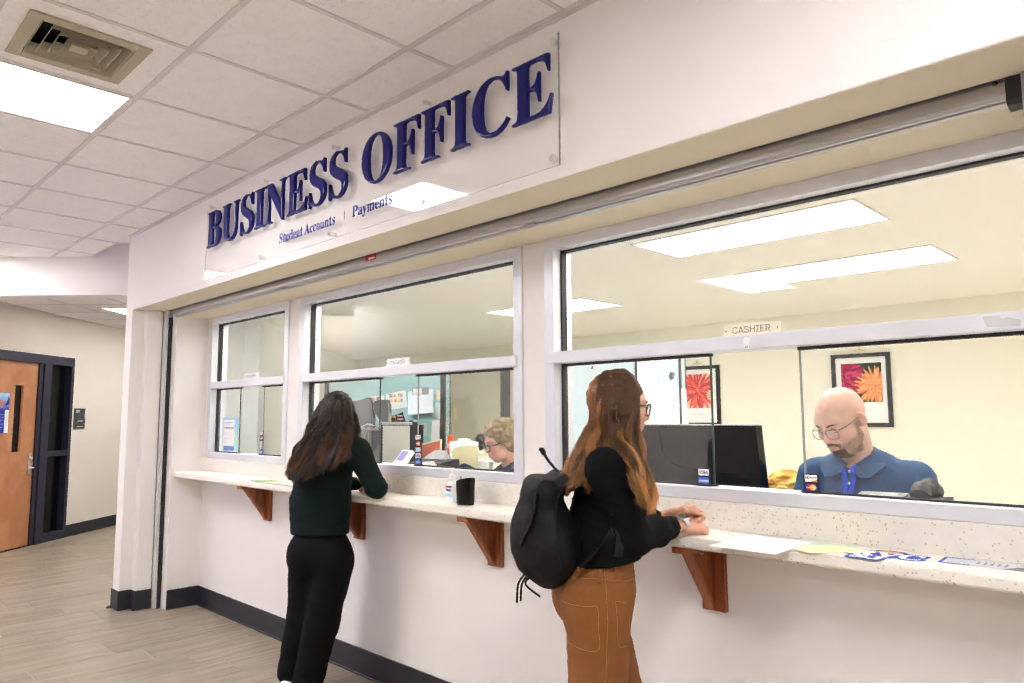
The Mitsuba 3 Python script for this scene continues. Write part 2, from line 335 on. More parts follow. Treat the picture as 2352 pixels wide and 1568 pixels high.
add('wall_beam__body', cor_box(6.458, 6.62, -9.0, -1.2, 2.527, 3.0), 'm_wall')
structure('ceiling_corridor', 'lower tiled ceiling of the corridor beyond the beam', 'ceiling')
ZC = 2.66
for i in range(-9, -2):
    for j in range(0, 10):
        l0, d0 = i * 0.61 + 0.1, 6.63 + j * 0.61
        if i == -7 + 0 and j in (4,): pass
        add('ceiling_corridor__tile', cor_box(d0 + 0.011, d0 + 0.599, l0 + 0.011, l0 + 0.599, ZC + 0.003, ZC + 0.015), 'm_ceiling_tile')
add('ceiling_corridor__rail', cat(*[cor_box(6.63, 12.8, i * 0.61 + 0.1 - 0.011, i * 0.61 + 0.1 + 0.011, ZC, ZC + 0.02) for i in range(-9, -1)] + [cor_box(6.63 + j * 0.61 - 0.011, 6.63 + j * 0.61 + 0.011, -5.4, -1.2, ZC, ZC + 0.02) for j in range(0, 11)]), 'm_rail')
structure('wall_corridor_end', 'cream wall closing the far end of the corridor', 'wall')
add('wall_corridor_end__panel', cor_box(12.8, 12.9, -7, 0, -0.01, 3.0), 'm_wall_corridor')
structure('wall_diagonal', 'white wall between the corridor and the office', 'wall')
def diag_box(s0, s1, o0, o1, z0, z1):
    m = box(s0, s1, o0, o1, z0, z1); M = np.eye(4); M[:3, 0] = [-0.7071, 0.7071, 0]; M[:3, 1] = [-0.7071, -0.7071, 0]; M[:3, 3] = [-6.2, 0.22, 0]; return moved(m, M)
add('wall_diagonal__panel', diag_box(-0.0, 8.5, -0.14, 0.0, -0.01, 3.0), 'm_wall_white')
add('wall_diagonal__pilaster', diag_box(1.62, 2.6, -0.30, -0.13, -0.01, 2.44), 'm_wall_white')

# the office behind the windows
structure('wall_office_back', 'pale yellow back wall of the office with the framed flower prints', 'wall')
YB = 5.3
add('wall_office_back__panel', box(-11.25, 2.2, YB, YB + 0.1, -0.01, 3.0), 'm_wall_office')
structure('floor_office', 'unseen pale floor of the office, added to bounce light onto its ceiling', 'floor'); matte('m_bounce_floor', (0.74, 0.71, 0.65)); add('floor_office__sheet', extrude(Polygon([(-6.6, 0.645), (2.1, 0.645), (2.1, YB), (-11.2, YB)]), 0.002, -0.0015), 'm_bounce_floor')  # unseen pale sheet, added to throw light up at the office ceiling
structure('wall_office_right', 'pale yellow side wall of the office', 'wall'); add('wall_office_right__panel', box(2.1, 2.2, 0.6, YB, -0.01, 3.0), 'm_wall_office')
structure('ceiling_office', 'plain low ceiling of the office', 'ceiling'); ZO = 2.44
add('ceiling_office__panel', extrude(Polygon([(-6.58, 0.62), (2.2, 0.62), (2.2, YB + 0.1), (-11.3, YB + 0.1)]), 0.05, ZO), 'm_ceiling_office')
# the rest of the lobby, behind the photographer
structure('wall_lobby_back', 'cream lobby wall behind the camera with a row of windows', 'wall')
for x0, x1, z0, z1 in ((-14, 4.5, -0.01, 1.0), (-14, 4.5, 2.2, 3.0), (-14, -3.2, 1.0, 2.2), (-1.9, -1.7, 1.0, 2.2), (-0.4, 4.5, 1.0, 2.2)):
    add('wall_lobby_back__panel', box(x0, x1, -9.0, -8.85, z0, z1), 'm_wall')
structure('wall_lobby_right', 'cream lobby wall right of the camera', 'wall'); add('wall_lobby_right__panel', box(4.4, 4.5, -9, 0.2, -0.01, 3.0), 'm_wall')
scr = thing('information_screen', 'wall screen glowing violet in the lobby, seen only as a tint on the shutter', 'screen'); add(scr + '__casing', wall_box(-3.75, -2.85, 0.0, 0.04, 1.05, 1.70, 0.004), 'm_black')
q_s = wall_box(-3.72, -2.88, 0.041, 0.042, 1.08, 1.67); add(scr + '__panel', q_s, 'm_black', emitter={'type': 'area', 'radiance': rgb((0.75, 0.45, 3.8))})
structure('wall_lobby_left', 'cream lobby wall far left', 'wall'); add('wall_lobby_left__panel', wall_box(-12.0, -2.61, -0.12, 0.0, -0.01, 3.0), 'm_wall')

# windows
def window(n, x0, x1, label, gap, closed_right=False):
    w = structure(f'window_{n}', label, 'window'); y0, y1 = D - 0.012, D + 0.115; st, hd, sl = 0.055, 0.048, 0.044; zr0, zr1 = 1.655, 1.705; yg = D + 0.055
    add(w + '__head', box(x0, x1, y0, y1, ZT - hd, ZT, 0.0015), 'm_alu'); add(w + '__sill', box(x0, x1, y0, y1, ZB, ZB + sl, 0.0015), 'm_alu')
    add(w + '__stile', box(x0, x0 + st, y0 + 0.0005, y1, ZB + sl, ZT - hd, 0.0015), 'm_alu'); add(w + '__stile', box(x1 - st, x1, y0 + 0.0005, y1, ZB + sl, ZT - hd, 0.0015), 'm_alu')
    add(w + '__rail', box(x0 + 0.03, x1 - 0.03, y0 - 0.012, y1 - 0.02, zr0, zr1, 0.0015), 'm_alu')
    a, b = x0 + st, x1 - st
    gk = [box(a, a + 0.008, yg - 0.016, yg + 0.016, ZB + sl, zr0), box(a, a + 0.008, yg - 0.016, yg + 0.016, zr1, ZT - hd), box(a, b, yg - 0.016, yg + 0.016, ZT - hd - 0.008, ZT - hd)]
    gk += [box(a, gap[0], yg - 0.014, yg + 0.014, zr0 - 0.01, zr0), box(gap[1], b, yg - 0.014, yg + 0.014, zr0 - 0.01, zr0), box(a, gap[0] + 0.01, yg - 0.012, yg + 0.006, ZB + sl, ZB + sl + 0.006), box(gap[1] - 0.01, b, yg - 0.012, yg + 0.006, ZB + sl, ZB + sl + 0.006)]
    for g in gk: add(w + '__gasket', g, 'm_gasket')
    add(w + '__upper_pane', quad((a, yg, zr1), (b, yg, zr1), (b, yg, ZT - hd), (a, yg, ZT - hd)), 'm_glass')
    for k, (p, q, yy) in enumerate(((a, gap[0], yg - 0.006), (gap[1], b, yg + 0.006))):
        pn = add(w + '__sliding_pane', quad((p, yy, ZB + sl), (q, yy, ZB + sl), (q, yy, zr0), (p, yy, zr0)), 'm_glass')
        e = q if k == 0 else p
        add(pn + '__polished_edge', box(e - 0.003, e + 0.003, yy - 0.003, yy + 0.003, ZB + sl + 0.005, zr0 - 0.003), 'm_glass_edge' if k == 0 else 'm_acrylic_edge')
    return w
window(1, *WIN[0], 'leftmost and narrowest of the three cashier windows in a grey aluminium frame', (-5.308, -4.955))
window(2, *WIN[1], 'middle cashier window in a grey aluminium frame behind the woman in the green sweater', (-3.516, -3.176))
window(3, *WIN[2], 'widest cashier window at right in a grey aluminium frame with the man behind it', (-1.397, -1.063))

# the door in the corridor wall
d = structure('door_1', 'wooden door with a narrow vision pane, a dark navy frame and a side light', 'door')
add(d + '__leaf', cat(wall_box(-0.52, 0.100, -0.07, -0.025, 0.012, 2.07), wall_box(0.225, 0.440, -0.07, -0.025, 0.012, 2.07), wall_box(0.1, 0.225, -0.07, -0.025, 0.012, 1.065), wall_box(0.1, 0.225, -0.07, -0.025, 1.805, 2.07)), 'm_door_wood')
add(d + '__vision_pane', wall_box(0.1, 0.225, -0.055, -0.050, 1.065, 1.805), 'm_black_gloss', label='dark narrow vision pane')
add(d + '__frame_head', wall_box(-0.62, 1.025, -0.10, 0.016, 2.07, dz, 0.003), 'm_navy_frame')
add(d + '__frame_post', wall_box(0.44, 0.50, -0.10, 0.0, 0, 2.07, 0.002), 'm_navy_frame'); add(d + '__frame_post', wall_box(0.50, 0.625, -0.10, 0.016, 0, 2.07, 0.003), 'm_navy_frame')
add(d + '__frame_post', wall_box(0.975, 1.025, -0.10, 0.016, 0, 2.07, 0.003), 'm_navy_frame'); add(d + '__frame_post', wall_box(-0.62, -0.52, -0.10, 0.016, 0, 2.07, 0.003), 'm_navy_frame')
add(d + '__frame_rail', wall_box(0.625, 0.975, -0.09, 0.010, 0.985, 1.05, 0.003), 'm_navy_frame'); add(d + '__frame_rail', wall_box(0.625, 0.975, -0.09, 0.014, 0, 0.10, 0.003), 'm_navy_frame')
add(d + '__side_light', wall_box(0.625, 0.975, -0.075, -0.070, 0.1, 0.985), 'm_black_gloss', label='dark glass of the side light'); add(d + '__side_light', wall_box(0.625, 0.975, -0.075, -0.070, 1.05, 2.07), 'm_black_gloss', label='dark glass of the side light')
add(d + '__threshold', wall_box(-0.52, 0.44, -0.07, 0.0, 0.0, 0.012), 'm_gasket')
pl = add(d + '__handle_plate', wall_box(0.365, 0.405, -0.026, -0.014, 0.80, 1.04, 0.003), 'm_steel')
M = np.eye(4); M[:3, 0], M[:3, 1], M[:3, 2], M[:3, 3] = DW, NW, (0, 0, 1), PW
add(pl + '__lever', moved(cat(tube([(0.385, -0.02, 0.878), (0.385, 0.03, 0.878)], 0.012, 12), tube(bez([(0.385, 0.03, 0.878), (0.36, 0.036, 0.88), (0.285, 0.036, 0.876)]), [0.012] * 32 + [0.010], 12)), M), 'm_chrome', 30)
add(pl + '__lock', moved(tube([(0.385, -0.02, 0.985), (0.385, 0.002, 0.985)], 0.02, 16), M), 'm_chrome', 30)

# ceiling lights
scene['e_dummy'] = {'type': 'diffuse'}
def light_panel(key, label, x0, x1, y0, y1, z, rad, group, frame=0.022, M=None, col=(1.0, 0.992, 1.015), lens=None):
    t = thing(key, label, 'ceiling light', group)
    fr = cat(box(x0, x1, y0, y0 + frame, z - 0.004, z + 0.03), box(x0, x1, y1 - frame, y1, z - 0.004, z + 0.03), box(x0, x0 + frame, y0 + frame, y1 - frame, z - 0.004, z + 0.03), box(x1 - frame, x1, y0 + frame, y1 - frame, z - 0.004, z + 0.03), box(x0, x1, y0, y1, z + 0.03, z + 0.05))
    q = quad((x0 + frame, y0 + frame, z), (x0 + frame, y1 - frame, z), (x1 - frame, y1 - frame, z), (x1 - frame, y0 + frame, z))
    if M is not None: fr, q = moved(fr, M), moved(q, M)
    add(t + '__frame', fr, 'm_rail')
    add(t + '__diffuser', q, 'm_white', emitter={'type': 'area', 'radiance': lens or rgb([rad * c for c in col])})
for a, b in ((-2, 1), (-8, 1), (4, 1), (9, 1), (-8, 6), (-2, 6), (4, 6), (-8, 11), (-2, 11)):
    lab = {(-2, 1): 'bright flat ceiling light panel beside the air vent', (-8, 1): 'ceiling light panel whose reflection shows at the lower left corner of the sign', (4, 1): 'lobby ceiling light panel right of the air vent, outside the picture', (9, 1): 'lobby ceiling light panel farthest right along the sign wall', (-8, 6): 'lobby ceiling light panel behind the camera, left of the middle row', (-2, 6): 'lobby ceiling light panel behind the camera, centre of the middle row', (4, 6): 'lobby ceiling light panel behind the camera, right of the middle row', (-8, 11): 'lobby ceiling light panel near the lobby windows, at left', (-2, 11): 'lobby ceiling light panel near the lobby windows, at right'}[(a, b)]
    light_panel('ceiling_light', lab, GX + a * G + 0.012, GX + (a + 1) * G - 0.012, YG[b + 2] + 0.012, YG[b] - 0.012, H + 0.001, LOBBY, None if (a, b) == (-2, 1) else 'lobby ceiling lights behind the camera', 0.014)
M = np.eye(4); M[:3, 0] = RH; M[:3, 1] = FH; M[:3, 3] = [CAM[0], CAM[1], 0]
for k, (l0, d0) in enumerate(((-4.60, 8.08), (-4.60, 9.3), (-4.60, 10.7))):  # first panel is glimpsed; the two beyond are added to brighten the wall
    light_panel('corridor_light', ('bright corridor ceiling light panel glimpsed beside the column under the beam', 'unseen corridor light panel behind the column, added to brighten the wall', 'unseen corridor light panel near the end wall, added to brighten the corridor')[k], l0, l0 + 0.6, d0, d0 + 0.6, ZC - 0.001, CORR, 'corridor ceiling lights', 0.014, M)
def lens_fn(p, n, uv):
    s = 0.86 + 0.14 * noise(p.x * 14, p.y * 3, 1.0) + 0.05 * noise(p.x * 120, p.y * 120, 4.0); v = smoothstep(0.0, 0.10, mi.Float(1.0) * 0 + 1)
    return C3((1.0, 0.985, 0.93)) * s * v
for x0, x1, y0, y1, lab in ((-2.50, -1.22, 1.60, 2.12, 'long prismatic office ceiling light behind the right window, nearer of two'), (-2.52, -1.24, 2.90, 3.50, 'long prismatic office ceiling light behind the right window, farther of two'),
                            (-5.15, -3.95, 2.90, 3.50, 'office ceiling light glimpsed past the pier between the middle and right windows'), (-6.1, -4.9, 0.74, 1.26, 'unseen office light close behind the middle window, added to brighten the office'), (-4.2, -3.0, 0.74, 1.26, 'unseen office light above the curly-haired woman, added to brighten the office'),  # the three lights nearest the glass are unseen, added to brighten the office
                            (-1.9, -0.7, 0.74, 1.26, 'unseen office light above the seated man, added to brighten the office'), (0.1, 1.3, 1.6, 2.12, 'office ceiling light right of the picture'), (0.1, 1.3, 2.9, 3.5, 'office ceiling light right of the picture near the back')):
    light_panel('office_light', lab, x0, x1, y0, y1, ZO - 0.002, OFFICE * (1.9 if x0 == -5.15 else 1.0), 'office ceiling lights', 0.012, col=(1.0, 0.98, 0.93))
# ================================================================== things on the front
def tri_prism(P2, x0, x1):  # polygon in (y, z) extruded along x
    m = trimesh.creation.extrude_polygon(Polygon(P2), x1 - x0, engine='earcut'); M = np.eye(4); M[:3, :3] = np.array([[0, 0, 1], [1, 0, 0], [0, 1, 0]]); M[0, 3] = x0; return moved(m, M)
# roll-down shutter
t = thing('roll_shutter', 'grey metal roll-down shutter parked in the slot above the counter opening', 'shutter')
prof = [(0.262, 2.40), (0.262, 2.222), (0.256, 2.214), (0.244, 2.212), (0.232, 2.2165), (0.2245, 2.2265), (0.2225, 2.243), (0.2245, 2.262), (0.229, 2.28), (0.236, 2.30), (0.244, 2.40)]
add(t + '__bottom_bar', tri_prism(prof, XL + 0.001, -0.33), 'm_shutter', 25)
add(t + '__bottom_bar__flange', box(XL + 0.001, -0.33, 0.240, 0.267, 2.2085, 2.2125), 'm_shutter')
for a, b in ((-4.17, -4.06), (-2.06, -2.0)): add(t + '__bottom_bar__clip', box(a, b, 0.225, 0.240, 2.206, 2.214, 0.002), 'm_mid_grey')
add(t + '__guide', cat(box(-5.965, -5.925, 0.203, 0.2255, 0, ZH, 0.001), box(-5.965, -5.940, 0.2255, 0.2500, 0, ZH)), 'm_light_grey', label='tall silver guide rail at the left end')
add(t + '__guide__slot', box(-5.94, -5.915, 0.2265, 0.2500, 0, ZT), 'm_gasket', label='black slot of the guide')
add(t + '__end_bracket', hull([(x, y, z) for x in (-0.362, -0.328) for y, z in ((0.212, 2.30), (0.212, 2.205), (0.222, 2.195), (0.262, 2.19), (0.262, 2.30))]), 'm_black', label='black end bracket at the right end')
add(t + '__guide', box(-0.327, -0.235, 0.203, 0.26, 0, ZH, 0.001), 'm_mid_grey')
add(t + '__screw', lathe([(0, 0.0), (0.007, 0.0), (0.006, 0.003), (0, 0.004)], 12).apply_transform(frame_at((-0.385, 0.2245, 2.262), (1, 0, 0), (0, -1, 0))), 'm_dark_grey')
l = thing('warning_label', 'small red warning label stuck on the shutter bar above the middle window', 'label')
M = upright(-3.205, 0.2215, 2.237); M[:3, 1] = (0, -0.02, 1); M[:3, 2] = (0, -1, -0.02)
decal(l + '__ground', R(0, 0, 0.095, 0.040), M, 'm_red', 0.001); decal(l + '__blank_field', R(0.028, 0.006, 0.082, 0.014), M, 'm_white', 0.0016)
add(t + '__housing', box(XL, -0.24, 0.213, 0.268, 2.42, 2.45), 'm_dark_grey')  # unseen dark lid, added to keep light out of the slot

# the big sign
s = thing('office_sign', 'clear acrylic sign panel with raised navy letters reading BUSINESS OFFICE', 'sign')
SX0, SX1, SZ0, SZ1, SY = -4.64, -1.634, 2.302, 2.792, -0.030
add(s + '__panel', quad((SX0, SY, SZ0), (SX1, SY, SZ0), (SX1, SY, SZ1), (SX0, SY, SZ1)), 'm_acrylic')
add(s + '__panel_edge', cat(box(SX1 - 0.0025, SX1, SY, SY + 0.006, SZ0, SZ1)), 'm_acrylic_edge'); add(s + '__panel_edge', box(SX0, SX1, SY + 0.001, SY + 0.005, SZ0, SZ0 + 0.0016), 'm_light_grey'); add(s + '__panel_edge', box(SX0, SX0 + 0.0015, SY + 0.001, SY + 0.005, SZ0, SZ1), 'm_light_grey')
for x, z in [(-1.655, 2.762), (-1.665, 2.334), (-2.392, 2.77), (-3.123, 2.767), (-3.852, 2.766), (-4.578, 2.765), (-2.411, 2.335), (-3.143, 2.331), (-3.876, 2.329), (-4.612, 2.33)]:
    add(s + '__standoff', lathe([(0, 0), (0.010, 0), (0.010, -0.028), (0.0125, -0.0285), (0.0125, -0.036), (0.011, -0.038), (0, -0.0382)], 16).apply_transform(np.array([[1, 0, 0, x], [0, 0, 1.0, 0], [0, 1, 0, z], [0, 0, 0, 1]])), 'm_chrome', 30)
def dome_letter(ch, x0, z0, capw, cap, th=0.020, r=0.009):
    im, ox, oy = glyph_image(_serif(ch), SERIF, 300); pad = 12; im = np.pad(im, pad)
    px = cap / 198.0; sd = ndimage.distance_transform_edt(im < 128) - ndimage.distance_transform_edt(im >= 128); sd = ndimage.gaussian_filter(sd, 1.2) * px; h = 0.0024
    H_, W_ = im.shape; nx, ny = int(W_ * px / h) + 1, int(H_ * px / h) + 1; gx, gy = np.meshgrid(np.arange(nx) * h / px, (H_ - 1) - np.arange(ny) * h / px, indexing='ij')
    d2 = ndimage.map_coordinates(sd, [gy, gx], order=1, mode='nearest'); z = np.arange(-1.5, th / h + 2.5) * h
    a = d2[:, :, None] + r; b = np.maximum(z - th + r, -z - 0.001 + 0)[None, None, :]; b = np.where(z < th / 2, -z, z - th + r)[None, None, :] + 0 * a; r2 = np.where(z < th / 2, 0.0, r)[None, None, :]
    top = np.sqrt(np.maximum(a, 0) ** 2 + np.maximum(b, 0) ** 2) + np.minimum(np.maximum(a, b), 0) - r; low = np.maximum(d2[:, :, None] + 0 * b, b)
    m = surface_nets(np.where(z[None, None, :] < th / 2, low, top), (0, 0, z[0]), h)
    v = m.vertices.copy(); v[:, 0] = (v[:, 0] - pad * px + ox * px) * capw; v[:, 1] = v[:, 1] - (H_ - 1 - (oy + pad)) * px
    m.vertices = np.stack([x0 + v[:, 0], SY - 0.0006 - v[:, 2], z0 + v[:, 1]], 1); m.invert(); return m
from PIL import ImageFont as _IF
_f300 = _IF.truetype(_FONTS + SERIF, 300)
def adv(txt): return _f300.getlength(_serif(txt)) / 198.0
CAP, ZBASE = 0.222, 2.497
for word, x0, x1 in (('BUSINESS', -4.605, -2.965), ('OFFICE', -2.862, -1.648)):
    sc = (x1 - x0) / (adv(word) * CAP)
    for k, ch in enumerate(word): add(s + '__letter', dome_letter(ch, x0 + adv(word[:k]) * CAP * sc, ZBASE, sc, CAP), 'm_navy_letter', True)
for txt, x0, x1, zb in (('Student Accounts', -3.662, -3.098, 2.371), ('Payments', -2.945, -2.625, 2.375)):
    p = text_poly(_serif(txt), 0.05, SERIF); b = p.bounds; p = affinity.translate(affinity.scale(p, (x1 - x0) / (b[2] - b[0]), 1.0, origin=(0, 0)), -b[0] * (x1 - x0) / (b[2] - b[0]), 0)
    decal(s + '__small_lettering', p, upright(x0, SY, zb), 'm_navy_print', 0.001, 0.0004)
decal(s + '__divider', R(0, 0, 0.0035, 0.045), upright(-3.017, SY, 2.377), 'm_navy_print', 0.001, 0.0004)

# counter and its brackets
c = thing('counter', 'long speckled cream solid-surface counter with a backsplash under the windows', 'counter')
YC, ZCT, ZCB = 0.2754, 1.0199, 0.978
prof = [(YC + 0.013, ZCB), (YC + 0.004, ZCB + 0.003), (YC, ZCB + 0.010), (YC, ZCT - 0.014), (YC + 0.0025, ZCT - 0.006), (YC + 0.008, ZCT - 0.0015), (YC + 0.016, ZCT), (D - 0.0004, ZCT), (D - 0.0004, ZCB)]
add(c + '__top', tri_prism(prof, XL + 0.0005, 0.4), 'm_counter', 25)
add(c + '__backsplash', box(XL + 0.0005, 0.4, D - 0.0134, D - 0.0004, ZCT, ZB - 0.001, 0.002), 'm_counter')
names = ['reddish wooden shelf bracket under the counter, leftmost of four', 'reddish wooden shelf bracket half hidden behind the woman in the green sweater', 'reddish wooden shelf bracket left of the backpack', 'reddish wooden shelf bracket under the hands of the long-haired woman']
for k, x1 in enumerate((-4.672, -3.570, -2.453, -1.331)):
    b = thing('shelf_bracket', names[k], 'bracket', 'wooden brackets carrying the counter'); x0 = x1 - 0.092; xm0, xm1 = x0 + 0.018, x0 + 0.050
    add(b + '__top_cleat', box(x0, x0 + 0.07, 0.286, D, 0.957, ZCB, 0.002), 'm_cherry_edge')
    add(b + '__back_cleat', box(x0, x1, D - 0.02, D, 0.738, ZCB - 0.001, 0.002), 'm_cherry')
    add(b + '__gusset', tri_prism([(0.325, 0.957), (D - 0.02, 0.957), (D - 0.02, 0.748)], xm0 + 0.002, xm1 - 0.004), 'm_cherry')
    add(b + '__brace', tri_prism([(0.315, 0.957), (0.337, 0.957), (D - 0.02, 0.762), (D - 0.02, 0.742)], xm0, xm1), 'm_cherry_edge')
    if k == 3: add(b + '__hook', tube([(x1 - 0.02 + 0.008 * math.cos(a), 0.36, 0.972 - 0.012 + 0.008 * math.sin(a)) for a in np.linspace(0, 6.0, 14)], 0.0012, 6), 'm_chrome')

# air vent
v = thing('air_vent', 'square beige ceiling air vent of nested louvres above the light panel', 'air vent')
vx, vy, zt = -3.157, -1.163, H + 0.003
def ring(a, b, za, zb, th=0.003):   # sloped square ring from half-size a at za to half-size b at zb
    P = []
    for s_, z_ in ((a, za), (b, zb), (b - th, zb + th * 0.2), (a - th, za + th * 0.2)): P.append([(vx - s_, vy - s_, z_), (vx + s_, vy - s_, z_), (vx + s_, vy + s_, z_), (vx - s_, vy + s_, z_)])
    V = np.array(P).reshape(-1, 3); F = []
    for q in range(4):
        for j in range(4):
            a0, a1, b0, b1 = q * 4 + j, q * 4 + (j + 1) % 4, ((q + 1) % 4) * 4 + j, ((q + 1) % 4) * 4 + (j + 1) % 4; F += [(a0, a1, b1), (a0, b1, b0)]
    return trimesh.Trimesh(V, F, process=False)
matte('m_vent', (0.46, 0.415, 0.32))
add(v + '__flange', cat(*[box(vx - 0.208, vx + 0.208, vy - 0.208, vy - 0.160, zt - 0.008, zt, 0.002), box(vx - 0.208, vx + 0.208, vy + 0.160, vy + 0.208, zt - 0.008, zt, 0.002), box(vx - 0.208, vx - 0.160, vy - 0.160, vy + 0.160, zt - 0.008, zt, 0.002), box(vx + 0.160, vx + 0.208, vy - 0.160, vy + 0.160, zt - 0.008, zt, 0.002)]), 'm_vent')
for q, s_ in enumerate((0.158, 0.122, 0.088, 0.055)): add(v + '__louvre', ring(s_, s_ - 0.017, zt - 0.006, zt + 0.036, 0.0025), 'm_vent')
add(v + '__centre_plate', box(vx - 0.03, vx + 0.03, vy - 0.03, vy + 0.03, zt - 0.004, zt + 0.004), 'm_vent')
add(v + '__duct', cat(box(vx - 0.17, vx + 0.17, vy - 0.17, vy + 0.17, zt + 0.09, zt + 0.1), *[box(vx + sx * 0.165 - 0.004, vx + sx * 0.165 + 0.004, vy - 0.17, vy + 0.17, zt, zt + 0.09) for sx in (-1, 1)], *[box(vx - 0.17, vx + 0.17, vy + sx * 0.165 - 0.004, vy + sx * 0.165 + 0.004, zt, zt + 0.09) for sx in (-1, 1)]), 'm_black')
x0, x1, y0, y1 = GX - G + 0.012, GX - 0.012, YG[2] + 0.012, YG[1] - 0.012
scene_tile = cat(box(x0, x1, y0, vy - 0.17, H + 0.003, H + 0.015), box(x0, x1, vy + 0.17, y1, H + 0.003, H + 0.015), box(x0, vx - 0.17, vy - 0.17, vy + 0.17, H + 0.003, H + 0.015), box(vx + 0.17, x1, vy - 0.17, vy + 0.17, H + 0.003, H + 0.015))
add('ceiling__tile', scene_tile, 'm_ceiling_tile')

# cashier name plates
YG_ = D + 0.055
for x0, x1, m, lab in ((-1.331, -1.114, 'm_cream', 'CASHIER plate standing on the rail of the widest window'), (-3.436, -3.221, 'm_white', 'CASHIER plate standing on the rail of the middle window'), (-5.216, -5.0, 'm_white', 'CASHIER plate standing on the rail of the leftmost window')):
    t = thing('cashier_plate', lab, 'sign', 'cashier name plates'); yy = D + 0.030
    add(t + '__plate', box(x0, x1, yy, yy + 0.003, 1.705, 1.753, 0.0008), m); M = upright(x0, yy, 1.705); w = x1 - x0
    decal(t + '__lettering', fit(text_poly('CASHIER', 0.02), w * 0.66, None, (w * 0.17, 0.013)), M, 'm_grey_print')
    for u in (0.05, 0.95): add(t + '__screw', trimesh.creation.cylinder(0.0025, 0.003, sections=10, transform=np.array([[1, 0, 0, x0 + u * w], [0, 0, 1.0, yy], [0, 1, 0, 1.729], [0, 0, 0, 1]])), 'm_grey')
t = thing('round_sticker', 'round white sticker with a small tag on the rail of the widest window', 'sticker'); M = upright(-1.214, D - 0.0245, 1.680)
decal(t + '__disc', Point(0, 0.004).buffer(0.013), M, 'm_white'); decal(t + '__tag', R(-0.009, -0.026, 0.009, -0.010), M, 'm_paper'); decal(t + '__tag__mark', unary_union([R(-0.005, -0.022, -0.003, -0.014), R(-0.001, -0.022, 0.001, -0.014), R(0.003, -0.022, 0.005, -0.014)]), M, 'm_grey_print', 0.0012)
t = thing('paper_residue', 'torn patch of pale sticker residue on the rail of the widest window', 'sticker'); M = upright(-0.49, D - 0.0245, 1.662)
decal(t + '__patch', Polygon([(0, 0.004), (0.075, 0.0), (0.08, 0.016), (0.05, 0.027), (0.035, 0.024), (0.03, 0.034), (-0.01, 0.035), (-0.006, 0.018)]), M, 'm_light_grey')

# card acceptance stands
def card_logo(base, kind, M, w, h):
    """one card logo on a tile w x h in local xy"""
    f = decal(base + '__logo_field', R(0, 0, w, h), M, {'visa': 'm_white', 'amex': 'm_blue', 'disc': 'm_white', 'mc': 'm_navy_print', 'diners': 'm_light_print'}[kind], 0.0006)
    if kind == 'visa': decal(f + '__lettering', fit(text_poly('VISA', 0.01, bold=3), w * 0.84, h * 0.48, (w * 0.08, h * 0.26)), M, 'm_navy_print', 0.0011)
    if kind == 'amex': decal(f + '__band', R(w * 0.06, h * 0.34, w * 0.94, h * 0.62), M, 'm_light_print', 0.0011)
    if kind == 'disc':
        decal(f + '__lettering', fit(text_poly('DISCOVER', 0.01, bold=2), w * 0.9, h * 0.24, (w * 0.05, h * 0.48)), M, 'm_black', 0.0011); decal(f + '__corner', Polygon([(w * 0.42, 0), (w, 0), (w, h * 0.36)]), M, 'm_orange_print', 0.0011)
    if kind == 'mc':
        r = h * 0.44; decal(f + '__disc', Point(w * 0.36, h / 2).buffer(r), M, 'm_red_print', 0.0010); decal(f + '__disc', Point(w * 0.64, h / 2).buffer(r), M, 'm_amber', 0.0013); decal(f + '__lettering', fit(text_poly('MasterCard', 0.01, bold=2), w * 0.84, h * 0.2, (w * 0.08, h * 0.40)), M, 'm_white', 0.0017)
    if kind == 'diners': decal(f + '__disc', Point(w * 0.5, h / 2).buffer(h * 0.34), M, 'm_sky_blue', 0.0011)
matte('m_orange_print', (0.80, 0.22, 0.05)); matte('m_red_print', (0.62, 0.035, 0.03)); matte('m_amber', (0.80, 0.50, 0.10))
def card_stand(label, x0, x1, z0, z1, kinds, y):
    t = thing('card_stand', label, 'sticker', 'card acceptance stands at the windows'); add(t + '__backing', box(x0, x1, y, y + 0.003, z0, z1, 0.0006), 'm_black'); add(t + '__foot', box(x0, x1 + 0.006, y - 0.004, y + 0.012, z0 - 0.004, z0 + 0.003, 0.0008), 'm_black')
    w = x1 - x0; n = len(kinds); ch = (z1 - z0) / n
    for k, kd in enumerate(kinds): card_logo(t, kd, upright(x0 + w * 0.12, y, z1 - (k + 1) * ch + ch * 0.12), w * 0.76, ch * 0.78)
zs = ZB + 0.048
card_stand('black strip of five card logos at the middle window', -3.181, -3.124, zs, 1.332, ['disc', 'mc', 'diners', 'visa', 'amex'], YG_ - 0.012)
card_stand('black strip of five card logos at the leftmost window', -4.974, -4.920, zs, 1.332, ['disc', 'mc', 'diners', 'visa', 'amex'], YG_ - 0.012)
card_stand('small black stand with VISA and a blue card logo in front of the big monitor', -1.462, -1.405, zs, 1.230, ['visa', 'amex'], YG_ - 0.020)
card_stand('small black stand with DISCOVER and MasterCard logos in front of the seated man', -1.064, -1.010, zs, 1.228, ['disc', 'mc'], YG_ - 0.012)

